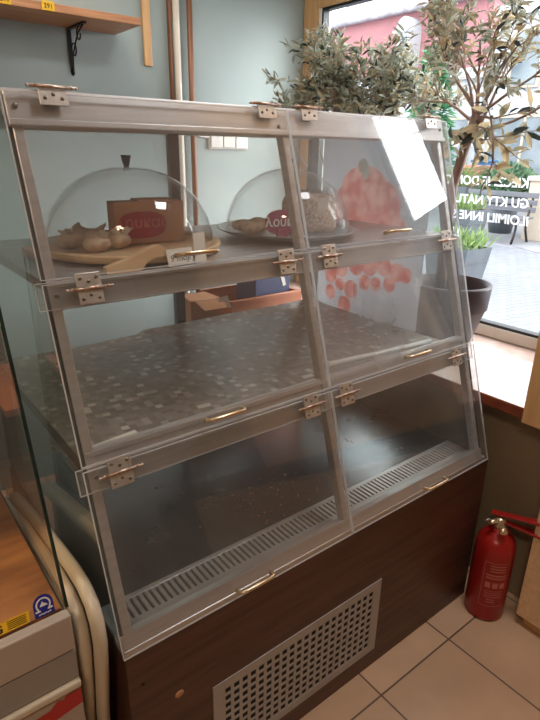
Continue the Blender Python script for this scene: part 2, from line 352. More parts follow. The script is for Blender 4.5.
# window 1 (wide) and window 2 (narrow, next to it)
def window(name, y0, y1, t=.105, b=.05):
    z0, z1 = 0.7405, 2.165
    m = MB(); w = M['wood_frame']
    f0, f1 = WX, WX + .075
    m.box(f0, f1, y1 - t, y1, z0, z1, w, .004)
    m.box(f0, f1, y0, y0 + b, z0, z1, w, .004)
    m.box(f0, f1, y0 + b, y1 - t, z1 - .075, z1, w, .004)
    fr = struct(m.build(name))
    m = MB(); c = M['cream']
    m.box(f0 + .004, f1, y0 + b, y1 - t, z0, z0 + .048, c, .006)
    m.box(f0 + .004, f1, y1 - t - .016, y1 - t, z0 + .048, z1 - .075, c, .003)
    m.build('inner_frame', None, fr)
    m = MB(); k = M['black']; e = .011
    ya, yb, za, zb = y0 + b, y1 - t - .016, z0 + .048, z1 - .075
    m.box(f0 + .012, f0 + .05, ya, yb, za, za + e, k); m.box(f0 + .012, f0 + .05, ya, yb, zb - e, zb, k)
    m.box(f0 + .012, f0 + .05, yb - e, yb, za + e, zb - e, k); m.box(f0 + .012, f0 + .05, ya, ya + e, za + e, zb - e, k)
    m.build('gasket', None, fr)
    m = MB(); m.face([(f0 + .035, ya, za), (f0 + .035, yb, za), (f0 + .035, yb, zb), (f0 + .035, ya, zb)])
    g = m.build('glass_pane', G['window'], fr)
    return fr, g
win1, g1 = window('window_1', 0.655, 2.375, .105, .125)
win2, g2 = window('window_2', 0.335, 0.65, .03, .03)
# lettering on the wide window: made to be read from the street, so it shows reversed in here
def letters(txt, ystart, z, size, tilt=0.0):
    mb = text_mb(txt, (WX + .033, ystart, z), (0, 1, tilt), (0, 0.10, 1), size, M['letter'], 0.0, 0.0005, bold=0.0009)
    mb.build('lettering', None, win1)
letters('KIECZNE DOMIC', 1.095, 1.335, .048, .0)
letters('GU KTY NATURA', 1.082, 1.262, .049, .0)
letters('ILOIMILI INNE S', 1.070, 1.198, .049, .0)
letters('LNE', 1.36, 1.125, .052, .0)
letters('ING', 1.35, 1.478, .060, .0)
# low printed film on the narrow window
m = MB(); m.box(WX + .018, WX + .022, .368, .60, .80, 1.535, M['film'])
tq = m.build('window_film', None, win2)

# pipes and wooden strips on the back wall
m = MB(); m.box(1.166, 1.203, BY - .012, BY, 1.775, 2.7, None, .004); struct(m.build('trim_4', M['wood_frame']))
def pipe(x, r, name, mat, label):
    m = MB(); m.tube([(x, BY - r - .012, 0.0), (x, BY - r - .012, 2.72)], r, 14)
    for z in (.5, 2.3): m.tube([(x, BY - r - .012, z - .012), (x, BY - r - .012, z + .012)], r * 1.25, 14); m.box(x - .006, x + .006, BY - .02, BY, z - .006, z + .006)
    return tag(m.build(name, mat), label, 'pipe')
pipe(1.314, .014, 'heating_pipe', M['pipe_white'], 'white heating pipe rising up the teal back wall')
pipe(1.380, .0125, 'heating_pipe', M['pipe_brown'], 'brown heating pipe on the teal back wall, between white pipe and switches')
m = MB(); m.box(1.283, 1.297, BY - .02, BY, 0, 2.7, None, .003); struct(m.build('trim_5', M['pipe_brown']))

# light switch with cable
sw = thing('light_switch', (1.585, BY, 1.49), 'white triple light switch on the teal back wall', 'light switch')
m = MB(); m.box(1.472, 1.698, BY - .010, BY, 1.452, 1.517, None, .004); m.build('switch_frame', M['white'], sw)
for k in range(3):
    x = 1.480 + k * .0715
    m = MB(); m.box(x, x + .066, BY - .017, BY - .0095, 1.459, 1.510, None, .003); m.build('rocker', M['white'], sw)
cb = MB(); cb.tube([(1.33, BY - .004, 1.513), (1.36, BY - .004, 1.516), (1.40, BY - .004, 1.514), (1.44, BY - .004, 1.505), (1.474, BY - .006, 1.506)], .004, 8)
cb.build('cable', M['white'], sw)

# wall shelf with bracket and price tags
sh = thing('wall_shelf', (.4, BY, 1.87), 'orange pine shelf on the back wall at upper left', 'shelf')
m = MB(); m.box(-.9, 1.05, 2.145, BY, 1.876, 1.901, None, .002); m.build('board', M['wood_shelf'], sh)
m = MB(); bx = .86
m.box(bx - .007, bx + .007, BY - .005, BY, 1.725, 1.873); m.box(bx - .007, bx + .007, BY - .17, BY, 1.870, 1.8755)
def scroll(cy, cz, r, a0, turns, n=26): return [(bx, cy + r * (1 - .55 * i / n) * math.cos(a0 + turns * i / n), cz + r * (1 - .55 * i / n) * math.sin(a0 + turns * i / n)) for i in range(n + 1)]
m.tube(scroll(BY - .040, 1.795, .030, PI * .1, 5.2), .0028, 6); m.tube(scroll(BY - .105, 1.842, .026, PI * .6, -5.2), .0028, 6)
m.tube([(bx, BY - .004, 1.735), (bx, BY - .018, 1.75), (bx, BY - .022, 1.78), (bx, BY - .06, 1.82), (bx, BY - .10, 1.85), (bx, BY - .15, 1.868)], .0028, 6)
m.tube([(bx, BY - .004, 1.738), (bx, BY - .006, 1.722), (bx, BY - .004, 1.712)], [.006, .008, .002], 6)
m.build('bracket', M['iron'], sh)
for x, t in ((.575, '290'), (.713, '291')):
    m = MB(); m.box(x - .021, x + .021, 2.141, 2.1448, 1.877, 1.905)
    pt_ = m.build('price_tag', M['yellow'], sh)
    text_mb(t, (x - .014, 2.1405, 1.884), X3, Z3, .020, M['ink'], thick=.0003).build('numerals', None, pt_)

# ------------------------------------------------------------------ the pastry display case
XL, XR = 0.262, 1.488
SL = 0.3112
NV = Vector((0, -0.9548, 0.2972)); UV = Vector((0, 0.2972, 0.9548))
def FP(x, z, o=0.0): return Vector((x, .765 + SL * (z - .56), z)) + NV * o     # a point on the sloping front
case = thing('display_case', (.875, 1.18, 0), 'steel framed pastry display case with six clear flaps on dark walnut base', 'display case')
# base
m = MB(); m.box(XL, XR, .761, 1.60, 0.0, .545, None, .002); base = m.build('base_cabinet', M['walnut'], case)
m = MB(); m.tube([(.268, .7615, .165), (.268, .7585, .165)], .006, 12)
m = MB(); gx0, gx1, gz0, gz1 = .450, 1.009, .068, .331; nx, nz = 21, 9
fy0, fy1 = .7582, .7606
mx, mz = .028, .024; px_, pz_ = (gx1 - gx0 - 2 * mx) / nx, (gz1 - gz0 - 2 * mz) / nz; bw, bh = px_ * .36, pz_ * .36
m.box(gx0, gx1, fy0, fy1, gz1 - mz, gz1, None); m.box(gx0, gx1, fy0, fy1, gz0, gz0 + mz, None)
m.box(gx0, gx0 + mx, fy0, fy1, gz0 + mz, gz1 - mz); m.box(gx1 - mx, gx1, fy0, fy1, gz0 + mz, gz1 - mz)
for i in range(nx + 1):
    x = gx0 + mx + i * px_; m.box(x - bw / 2, x + bw / 2, fy0 + .0004, fy1, gz0 + mz, gz1 - mz)
for j in range(nz + 1):
    z = gz0 + mz + j * pz_; m.box(gx0 + mx, gx1 - mx, fy0 + .0008, fy1, z - bh / 2, z + bh / 2)
gr = m.build('vent_grille', M['grille'], case)
m = MB(); m.box(gx0 + .01, gx1 - .01, fy1 - .0003, .7609, gz0 + .01, gz1 - .01); m.build('backing', M['void'], gr)
m = MB(); m.lathe([(.0, -.001), (.009, -.001), (.011, .0), (.009, .0012), (0, .0014)], (0, 0, 0), 14)
m.v = [(.369 + v[0], .7605 - v[2], .375 + v[1] * .9) for v in m.v]; m.build('knot_plug', M['cardboard'], case)
m = MB(); m.tube([(.292, .7612, .462), (.292, .7602, .462)], .004, 10); m.build('drilled_hole', M['void'], case)
# pan and front sill of the lowest tier
m = MB(); m.box(XL + .002, XR - .03, .895, 1.58, .545, .560, None, .001); m.build('floor_pan', M['steel_dark'], case)
m = MB(); m.box(XL + .002, XR - .03, .818, .895, .5452, .5500); m.build('slot_tray', M['void'], case)
m = MB(); m.box(XL + .002, XR - .03, .812, .832, .5452, .5612, None, .0015); m.box(XL + .002, XR - .03, .884, .897, .5502, .5612, None, .001)
nb = 78
for i in range(nb + 1):
    x = XL + .03 + (XR - .03 - XL - .06) * i / nb; m.box(x - .0042, x + .0042, .831, .885, .5502, .5608)
m.box(XL + .002, XL + .028, .831, .885, .5502, .5610); m.box(XR - .056, XR - .03, .831, .885, .5502, .5610)
m.build('slotted_strip', M['steel'], case)
m = MB(); m.obox(FP((XL + 1.455) / 2, .575, -.012), X3, UV, NV, (1.455 - XL) / 2, .016, .011, None, .002); m.box(XL, 1.47, .764, .812, .5452, .5605, None, .002)
m.build('front_sill', M['steel'], case)
# sloping front posts and upright rear posts
for x in (.2775, .8605, 1.4375):
    m = MB(); p0, p1 = FP(x, .565, -.013), FP(x, 1.50, -.013); c = (p0 + p1) / 2
    m.obox(c, X3, UV, NV, .0092, (p1 - p0).length / 2, .0115, None, .002); m.build('front_post', M['steel'], case)
for x in (.281, .8565, 1.431):
    m = MB(); m.box(x - .016, x + .016, 1.575, 1.60, .561, 1.525, None, .002); m.build('rear_post', M['steel_dark'], case)
m = MB(); m.obox(FP((.262 + 1.456) / 2, 1.512, -.006), X3, UV, NV, (1.456 - .262) / 2, .0305, .010, None, .003)
m.obox(FP((.262 + 1.456) / 2, 1.487, .0015), X3, UV, NV, (1.456 - .262) / 2, .006, .006, None, .002)
m.build('top_rail', M['steel'], case)
m = MB(); m.box(.262, 1.456, 1.075, 1.605, 1.534, 1.542, None, .001); m.box(.262, 1.456, 1.58, 1.605, 1.49, 1.534); m.build('top_panel', M['steel'], case)
for zc, hh in ((1.2065, .0255), (.899, .041)):
    m = MB()
    m.obox(FP((.27 + 1.442) / 2, zc, -.014), X3, UV, NV, (1.442 - .27) / 2, hh, .009, None, .003)
    m.obox(FP((.27 + 1.442) / 2, zc + hh * .72, -.004), X3, UV, NV, (1.442 - .27) / 2, .005, .0035, None, .001)
    m.build('shelf_rail', M['steel'], case)
m = MB(); m.box(.27, 1.442, .985, 1.53, 1.207, 1.2265, None, .002); m.build('shelf_board', M['steel'], case)
m = MB(); m.box(.27, 1.442, .885, 1.56, .875, .895, None, .002); m.build('shelf_board', M['steel_dark'], case)
m = MB()
rows = []
for i in range(25):
    y = .893 + (1.557 - .893) * i / 24
    rows.append([(.274 + (1.438 - .274) * j / 40, y, .8965 + .0022 * (math.sin(j * .5 + i * .3) + 1) * .5 + (.012 * max(0, (i - 21) / 3) ** 2 if j > 14 else 0)) for j in range(41)])
m.grid(rows); m.build('mosaic_liner', M['mosaic'], case)
# shelf support wires and the side glasses with dark polished edges
for x in (.2665, 1.4555):
    m = MB(); th = .0025
    P = [(.765 + .012, .562), (1.6, .562), (1.6, 1.53), (.765 + SL * (1.53 - .56) + .012, 1.53)]
    m.face([(x - th, *p) for p in reversed(P)], G['side']); m.face([(x + th, *p) for p in P], G['side'])
    sg = m.build('side_glass', None, case)
    m = MB(); m.obox(FP(x, 1.045, -.008), X3, UV, NV, .0032, .50, .0038); m.build('polished_edge', M['edge_dark'], sg)
# six hinged flaps: pane > handle, and the hinges they hang on
def flap(x0, x1, z0, z1, hx=None, mat=None):
    m = MB(); o0, o1 = .012, .016
    lo, hi = [FP(x0, z0, o0), FP(x1, z0, o0), FP(x1, z1, o0), FP(x0, z1, o0)], [FP(x0, z0, o1), FP(x1, z0, o1), FP(x1, z1, o1), FP(x0, z1, o1)]
    m.face(hi, mat); m.face(list(reversed(lo)), G['pane'])
    p = m.build('clear_flap', None, case)
    m = MB(); t = .0008
    for a, b in ((0, 1), (1, 2), (2, 3), (3, 0)):
        q = (lo[a] + hi[a] + lo[b] + hi[b]) / 4; d = (lo[b] - lo[a]); L = d.length / 2; d.normalize()
        m.obox(q, d, NV, d.cross(NV), L, .0021, t)
    m.build('cut_edge', G['edge'], p)
    if hx:
        z = z0 + .016; L = .045
        m = MB(); pts = []
        for k in range(5): a = PI / 2 * k / 4; pts.append(FP(hx - L + .010 * (1 - math.sin(a)) - .0 , z, .017 + .016 * math.sin(a) if False else .017))
        path = [FP(hx - L, z, .016), FP(hx - L, z, .026), FP(hx - L + .004, z, .033), FP(hx - L + .012, z, .036), FP(hx, z, .0375), FP(hx + L - .012, z, .036), FP(hx + L - .004, z, .033), FP(hx + L, z, .026), FP(hx + L, z, .016)]
        m.tube(path, [.0055, .0042, .004, .004, .0042, .004, .004, .0042, .0055], 8)
        m.build('pull_handle', M['brass'], p)
cols = ((.256, .8605), (.8645, 1.4605))
hxs = ((.563, .560, .558), (1.176, 1.19, 1.19))
for (x0, x1), hs, gm in zip(cols, hxs, (G['pane'], G['pane_hazy'])):
    flap(x0, x1, .556, .905, hs[2], G['pane']); flap(x0, x1, .914, 1.225, hs[1], gm); flap(x0, x1, 1.233, 1.532, hs[0], gm)
for x0, x1 in ((.246, .8595), (.8655, 1.4605)):
    for z0, z1 in ((.864, .909), (1.184, 1.229)):
        m = MB(); lo, hi = [FP(x, z, .0035) for x, z in ((x0, z0), (x1, z0), (x1, z1), (x0, z1))], [FP(x, z, .0065) for x, z in ((x0, z0), (x1, z0), (x1, z1), (x0, z1))]
        m.face(hi, G['pane'] if x0 < .8 else G['pane_hazy']); m.face(lo[::-1], G['pane']); hs_ = m.build('hinge_strip', None, case)  # right-hand strips take the painted glare haze, whitening the rails behind
        m = MB()
        for a, b in ((0, 1), (1, 2), (2, 3), (3, 0)):
            q = (lo[a] + hi[a] + lo[b] + hi[b]) / 4; d = (lo[b] - lo[a]); L = d.length / 2; d.normalize(); m.obox(q, d, NV, d.cross(NV), L, .0016, .0008)
        m.build('cut_edge', G['edge'], hs_)
def hinge(x, z, top=False):
    w = .0225; zn = MB()
    leafs = ((.0, .024),) if top else ((.0, .024), (.0, -.024))
    for a, b in leafs:
        s = 1 if b > 0 else -1
        if top: zn.obox(FP(x, z - .016, .0178), X3, UV, NV, w * 1.1, .0135, .0012, None, .0011)
        else: zn.obox(FP(x, z + s * .0145, .0178), X3, UV, NV, w, .0125, .0012, None, .0011)
    if top: zn.obox(FP(x, z + .008, .0), X3, Y3, Z3, w * 1.1, .012, .0012, None, .0011)
    hg = zn.build('hinge', M['zinc'], case)
    m = MB(); c = .0205
    m.tube([FP(x - .030, z, c), FP(x + .030, z, c)], .0032, 10)
    for sx in (-1, 1):
        m.ball(FP(x + sx * .033, z, c), .0038, None, 6); m.ball(FP(x + sx * .041, z, c), .0030, None, 6); m.tube([FP(x + sx * .030, z, c), FP(x + sx * .042, z, c)], .0022, 8)
    m.build('pin', M['copper'], hg)
    m = MB()
    for s in ((-1,) if top else (1, -1)):
        for k in (-1, 0, 1):
            p = FP(x + k * .0145, z + s * (.0175 if k else .0115), .0192); m.ball(p, .0034, None, 6, (1, .6, 1))
    m.build('screws', M['screw'], hg)
for x in (.341, .803, .927, 1.385): hinge(x, 1.540, True)
for x in (.335, .790, .923, 1.388): hinge(x, 1.211)
for x in (.322, .794, .910, 1.366): hinge(x, .888)
for x, z in ((.278, 1.512), (1.440, 1.512), (.279, 1.206), (.279, .889), (.84, 1.50)):
    m = MB(); m.ball(FP(x, z, .006), .0048, None, 6, (1, .7, 1)); m.build('frame_screw', M['screw'], case)

# crumbs left in the pan
m = MB()
for k in range(150):
    x = random.choice((random.uniform(.36, 1.4), random.gauss(.80, .06), random.gauss(.80, .07))); y = random.uniform(.91, 1.35) if x < .68 or x > .92 else random.gauss(1.0, .05)
    if not (.3 < x < 1.42 and .902 < y < 1.5): continue
    m.ball((x, y, .5606), random.uniform(.0012, .0035), random.choice((M['choc'], M['orange_wood'])), 4, (1, 1.2, .5))
tag(m.build('cake_crumbs'), 'brown cake crumbs scattered over the dark floor of the display case', 'crumbs', kind='stuff')

# ------------------------------------------------------------------ on the top shelf
Z1 = 1.2275
def dome(c, R, H, label, knob=True):
    t = thing('cake_dome', (c[0], c[1], c[2]), label, 'cake dome')
    m = MB(); n = 18; prof = []
    for i in range(n + 1):
        a = PI / 2 * i / n; prof.append((R * math.cos(a) ** .92 if i < n else .004, H * math.sin(a)))
    m.lathe(prof, c, 56); m.lathe([(R, 0), (R + .003, .002), (R, .005)], c, 56)
    m.build('glass_cover', G['dome'], t)
    m = MB(); z = H
    m.lathe([(.0005, z - .001), (.006, z), (.006, z + .004), (.0075, z + .006), (.011, z + .022), (.0115, z + .024), (.0005, z + .0245)], c, 18); m.build('knob', M['black'], t)
    return t
# left dome and its wooden tray
D1 = (.534, 1.205, Z1 + .0165)
m = MB(); m.lathe([(.0005, 0), (.165, 0), (.196, .006), (.205, .020), (.200, .024), (.192, .016), (.0005, .012)], (D1[0], D1[1], Z1), 56)
tag(m.build('wooden_tray', M['wood_light']), 'round pale wooden tray under the left cake dome', 'tray')
dome(D1, .188, .168, 'clear glass cake dome with black knob on the left of top shelf')
# plain ramp-shaped wooden foot of the tray holder
m = MB()
prof = [(.385, .0), (.455, .0), (.468, .014), (.485, .022), (.505, .024), (.507, .040), (.495, .046), (.47, .040), (.44, .026), (.40, .016), (.385, .012)]
for y in (0.995, 1.010): pass
b = [(x, .990, Z1 + z) for x, z in prof]; f_ = [(x, 1.008, Z1 + z) for x, z in prof]
m.face(b); m.face(list(reversed(f_)))
for i in range(len(prof)): j = (i + 1) % len(prof); m.face((b[j], b[i], f_[i], f_[j]))
tag(m.build('wooden_rest', M['wood_light']), 'curved pale wooden rest on top shelf, front of left cake dome', 'wooden rest')
# contents of the left dome
bx1 = thing('cake_box', (.60, 1.30, Z1 + .014), 'kraft cardboard cake box with red oval label under left dome', 'box')
zb = Z1 + .0152
m = MB(); m.obox((.583, 1.225, zb + .047), (math.cos(.12), -math.sin(.12), 0), (math.sin(.12), math.cos(.12), 0), Z3, .083, .030, .047, None, .003); m.obox((.60, 1.222, zb + .0965), (math.cos(.12), -math.sin(.12), 0), (math.sin(.12), math.cos(.12), 0), Z3, .045, .028, .0025, None, .002); m.build('carton', M['cardboard'], bx1)
ax1 = Vector((math.cos(.12), -math.sin(.12), 0)); nf = Vector((-math.sin(.12), -math.cos(.12), 0)); cf = Vector((.583, 1.225, zb + .047)) + nf * .0305
def oval(c, ax, ay, n, rx, ry, t, mat, name, parent):
    m = MB(); pts = [Vector(c) + ax * rx * math.copysign(abs(math.cos(a)) ** .8, math.cos(a)) + ay * ry * math.copysign(abs(math.sin(a)) ** .8, math.sin(a)) for a in (2 * PI * k / 40 for k in range(40))]
    top = [p + n * t for p in pts]; m.face(top)
    for k in range(40): j = (k + 1) % 40; m.face((pts[k], pts[j], top[j], top[k]))
    return m.build(name, mat, parent)
ov = oval(cf + Z3 * -.004 + ax1 * -.020, ax1, Z3, nf, .057, .030, .0015, M['sticker_red'], 'label', bx1)
tx = text_mb('\u03bb\u03bf\u03c5\u03ba\u03b1\u03c2', cf + nf * .002 + Z3 * -.010 + ax1 * -.020, ax1, Z3, .036, M['label_ink'], align='CENTER', thick=.0003); tx.build('lettering', None, ov)
for k in range(5):
    x, y = (.40, .43, .46, .485, .44)[k], (1.22, 1.15, 1.25, 1.17, 1.29)[k]
    m = MB(); m.ball((x, y, zb + .018), .030, None, 10, (1, .8, .62))
    for q in range(3): m.leaf(Vector((x + random.uniform(-.02, .02), y - .01, zb + .026)), Vector((random.uniform(-1, 1), -.4, .7)), Vector((0, 0, 1)), .03, .02, M['paper'])
    m.mats.insert(0, M['wrapped']) if M['wrapped'] not in m.mats else None
    if len(m.mats) > 1:
        m.m = [0 if i < 200 and not False else 1 for i in range(len(m.m))]
    tag(m.build('sponge_cake', M['wrapped']), ('wrapped sponge cake at far left under left dome', 'wrapped sponge cake nearest the front under left dome', 'wrapped sponge cake in the middle under left dome', 'wrapped sponge cake just left of the kraft box', 'wrapped sponge cake at the back under left dome')[k], 'cake', 'wrapped cakes under the left dome')
# price cards
def card(x, y, z, w, h, lab, txt, lean=.25, yaw=0.0, size=.018):
    ax = Vector((math.cos(yaw), math.sin(yaw), 0)); n = Vector((math.sin(yaw), -math.cos(yaw), 0)); up = (Z3 + n * -lean).normalized(); nn = ax.cross(up) * 1.0
    m = MB(); m.obox(Vector((x, y, z)) + up * h / 2, ax, up, ax.cross(up), w / 2, h / 2, .0006)
    c = tag(m.build('price_card', M['paper']), lab, 'price card')
    c.name = 'price_card'
    text_mb(txt, Vector((x, y, z)) + up * h * .25 - ax * w * .42 + ax.cross(up) * .001, ax, up, size, M['ink'], shear=.3, thick=.0002).build('handwriting', None, c)
card(.546, .994, Z1 + .0005, .064, .034, 'white card with handwriting in front of left cake dome', '9 mojry', .3, .12, .020)
card(.597, 1.004, Z1 + .0005, .030, .060, 'small upright card reading 00 beside the handwritten card', '00 r', .1, .1, .012)
# right dome, tray and contents
D2 = (1.0, 1.205, Z1 + .0165)
m = MB(); m.lathe([(.0005, 0), (.12, 0), (.17, .010), (.196, .022), (.198, .025), (.19, .023), (.165, .0135), (.0005, .0085)], (D2[0], D2[1], Z1), 56)
tag(m.build('pewter_tray', M['tin']), 'round grey metal tray under the right cake dome', 'tray')
dome(D2, .172, .163, 'clear glass cake dome on the right of top shelf over crumb cake')
ck = thing('crumb_cake', (1.075, 1.20, Z1 + .0135), 'beige crumb coated cake with chocolate shavings under right dome', 'cake')
m = MB(); m.lathe([(.0005, 0), (.072, 0), (.078, .01), (.078, .075), (.070, .093), (.045, .102), (.0005, .104)], (1.075, 1.20, Z1 + .0135), 40); m.build('sponge', M['crumb'], ck)
m = MB()
for k in range(60):
    a, r = random.uniform(0, 2 * PI), random.uniform(0, .05); d = Vector((random.uniform(-1, 1), random.uniform(-1, 1), random.uniform(-.1, .7))).normalized()
    p = Vector((1.075 + r * math.cos(a), 1.20 + r * math.sin(a), Z1 + .0135 + .104 - r * .12)); m.obox(p, d, d.orthogonal().normalized(), d.cross(d.orthogonal().normalized()), .010, .004, .0012)
m.build('chocolate_shavings', M['choc'], ck)
sg_ = thing('oval_sign', (.915, 1.12, Z1 + .0135), 'purple oval sign with white lettering under right cake dome', 'sign')
nf2 = Vector((-.25, -.968, 0)); ax2 = Vector((.968, -.25, 0)); c2 = Vector((.907, 1.115, Z1 + .052))
m = MB(); m.obox(c2 + Z3 * -.028, ax2, Z3, nf2, .014, .0115, .006, M['sticker_purple']); m.build('stand', M['sticker_purple'], sg_)
o2 = oval(c2, ax2, Z3, nf2, .047, .031, .002, M['sticker_purple'], 'sign_plate', sg_)
text_mb('\u03bb\u03bf\u03c5\u03ba\u03c2', c2 + nf2 * .003 + Z3 * -.010, ax2, Z3, .033, M['white'], align='CENTER', thick=.0003, bold=.0006).build('lettering', None, o2)
for k in range(4):
    x, y = (.870, .915, .885, .955)[k], (1.20, 1.225, 1.265, 1.285)[k]
    m = MB(); m.ball((x, y, Z1 + .030), .026, None, 10, (1.1, .9, .6))
    tag(m.build('sponge_cake', M['wrapped']), ('small wrapped cake at far left under right dome', 'small wrapped cake second from left under right dome', 'small wrapped cake behind the purple oval sign', 'small wrapped cake at the back under right dome')[k], 'cake', 'wrapped cakes under the right dome')

# ------------------------------------------------------------------ middle shelf
m = MB(); m.tube([(.905, .918, .950), (1.10, .932, .932), (1.376, .955, .9085)], .0075, 12)
tag(m.build('plastic_rod', M['white']), 'thin white plastic rod lying on the mosaic shelf liner', 'rod')
m = MB(); rows = []
for i in range(7): rows.append([(.285 + .12 * j / 8, .905 + .05 * i / 6 + .015 * j / 8, .9005 + .010 * math.sin(PI * i / 6) * (1 - j / 9) + .001) for j in range(9)])
m.grid(rows); tag(m.build('paper_scrap', M['paper']), 'curled scrap of white paper at left front of mosaic shelf', 'paper')

# low table behind the case with boxes on it
bt = thing('back_table', (1.25, 1.81, 0), 'low wooden table standing behind the display case', 'table')
m = MB(); m.box(1.0, 1.50, 1.68, 1.945, .735, .76, None, .003); m.build('table_top', M['orange_wood'], bt)
for x in (1.03, 1.47):
    for y in (1.71, 1.915): m = MB(); m.box(x - .02, x + .02, y - .02, y + .02, 0, .735, None, .002); m.build('leg', M['orange_wood'], bt)
m = MB(); m.obox((1.055, 1.80, .84), (.98, -.17, 0), (.17, .98, 0), Z3, .055, .06, .078, None, .002)
m.face([(1.0, 1.735, .92), (1.11, 1.715, .92), (1.10, 1.66, .90), (1.01, 1.68, .895)])
tag(m.build('cardboard_box', M['cardboard']), 'open kraft cardboard box behind the display case beside wooden tray', 'box')
wt = thing('wooden_crate', (1.31, 1.80, .76), 'orange brown wooden tray behind case under the blue carton', 'tray')
m = MB(); m.box(1.14, 1.50, 1.70, 1.94, .761, .775); m.box(1.14, 1.50, 1.70, 1.715, .775, .905, None, .004); m.box(1.14, 1.50, 1.925, 1.94, .775, .905); m.box(1.14, 1.155, 1.715, 1.925, .775, .90); m.box(1.485, 1.50, 1.715, 1.925, .775, .90)
m.build('crate_body', M['orange_wood'], wt)
bc = thing('blue_carton', (1.40, 1.83, .776), 'navy blue carton with white streak standing in wooden tray', 'carton')
m = MB(); m.box(1.30, 1.482, 1.76, 1.90, .7755, 1.03, None, .003); m.build('carton', M['blue_carton'], bc)
m = MB(); m.obox((1.435, 1.7585, .965), (.94, 0, .34), Y3, (-.34, 0, .94), .008, .001, .05); m.build('white_streak', M['paper'], bc)
m = MB(); m.face([(1.08, 1.70, .90), (1.135, 1.69, .885), (1.12, 1.695, .935), (1.085, 1.70, .93)]); m.face([(1.08, 1.701, .90), (1.085, 1.701, .93), (1.12, 1.696, .935), (1.135, 1.691, .885)])
tag(m.build('paper_slip', M['paper']), 'white slip of paper tucked behind case beside cardboard box', 'paper')

# ------------------------------------------------------------------ printed fruit board beside the case, on the sill
fruits = [(1.44, 1.33, .11, .075), (1.50, 1.26, .085, .085), (1.36, 1.27, .10, .09), (1.43, 1.21, .12, .075), (1.30, 1.20, .07, .055), (1.53, 1.18, .05, .05)]
fruits += [(y, z, r, r) for y, z, r in ((1.585, .985, .034), (1.53, 1.02, .036), (1.45, 1.045, .040), (1.38, 1.055, .040), (1.31, 1.06, .034), (1.47, .945, .036), (1.50, .875, .036), (1.40, .985, .030), (1.25, 1.05, .034), (1.21, 1.045, .028), (1.58, .915, .030), (1.28, 1.00, .028), (1.345, .99, .026), (1.53, .955, .026))]
stems = [(1.45, 1.405, .024, .024), (1.435, 1.38, .017, .024)]
m = MB(); Ys = [1.075 + .488 * k / 130 for k in range(131)]; Zs = [.885 + .635 * k / 200 for k in range(201)]; q_ = .942
inside = lambda L, y, z: any(((y - a * q_) / (c * q_)) ** 2 + ((z - 1.45 - (b - 1.45) * q_) / (d * q_)) ** 2 < 1 for a, b, c, d in L)
for q in ('bag', 'fruit', 'fruit_dark'): m.mi(M[q])
for i in range(201):
    for y in Ys: m.v.append((1.4605 + .001 * math.sin((y - 1.14) * 9), y, Zs[i]))
for i in range(200):
    for k in range(130):
        y, z = (Ys[k] + Ys[k + 1]) / 2, (Zs[i] + Zs[i + 1]) / 2
        a = i * 131 + k; m.f.append((a, a + 131, a + 132, a + 1)); m.m.append(2 if inside(stems, y, z) else 1 if inside(fruits, y, z) else 0); m.sm.append(True)
m.build('printed_sheet', None, case)['label'] = 'pale sheet printed with red tomatoes on right side glass'

# ------------------------------------------------------------------ plants on the sill
def potted(name, loc, label, cat): return thing(name, loc, label, cat)
def branch_tree(mw, ml, p, d, r, L, depth, leafmats, leafL, leafW, spread=.7, keep=None, nl=2):
    pts = [p.copy()]; rs = [r]; n = 5; dd = d.normalized()
    for i in range(n):
        dd = (dd + Vector((random.uniform(-1, 1), random.uniform(-1, 1), random.uniform(-.6, .8))) * .16).normalized()
        q = pts[-1] + dd * L / n
        if keep: q = keep(q)
        pts.append(q); rs.append(r * (1 - .55 * (i + 1) / n))
        if depth <= 1:
            for s in range(nl if depth == 0 else 1):
                ld = (dd * .5 + Vector((random.uniform(-1, 1), random.uniform(-1, 1), random.uniform(-.8, .8)))).normalized()
                ml.leaf(q, ld, Vector((random.uniform(-1, 1), random.uniform(-1, 1), random.uniform(.1, 1))).normalized(), leafL * random.uniform(.6, 1.25), leafW * random.uniform(.75, 1.2), random.choices(leafmats[0], leafmats[1])[0])
    mw.tube(pts, rs, 6 if depth > 1 else 4, None, False)
    if depth > 0:
        for k in range(random.choice((3, 4)) if depth > 1 else 3):
            i = random.randint(2, n); nd = (dd + Vector((random.uniform(-1, 1), random.uniform(-1, 1), random.uniform(-.7, .9))) * spread).normalized()
            branch_tree(mw, ml, pts[i], nd, rs[i] * .72, L * random.uniform(.55, .8), depth - 1, leafmats, leafL, leafW, spread, keep, nl)
def pot(root, c, z0, rb, rt, h, mat, rimh=.03):
    m = MB(); m.lathe([(.0005, z0), (rb, z0), (rb + .003, z0 + .006), (rt - .012, z0 + h - rimh - .004), (rt - .006, z0 + h - rimh), (rt, z0 + h - .008), (rt - .002, z0 + h), (rt - .012, z0 + h), (rt - .016, z0 + h - .03), (rt - .03, z0 + h - .06)], (c[0], c[1], 0), 44)
    m.build('pot', mat, root)
    m = MB(); m.lathe([(.0005, z0 + h - .058), (rt * .5, z0 + h - .052), (rt - .028, z0 + h - .060)], (c[0], c[1], 0), 32); m.build('soil', M['soil'], root)
def keep1(q):
    q.x = min(q.x, 2.0); q.y = min(q.y, 2.3); q.x = max(q.x, 1.58)
    return q
def keep2(q): q = keep1(q); q.y = max(q.y, 1.49); return q
def keep3(q): q = keep1(q); q.y = min(q.y, 1.40); return q
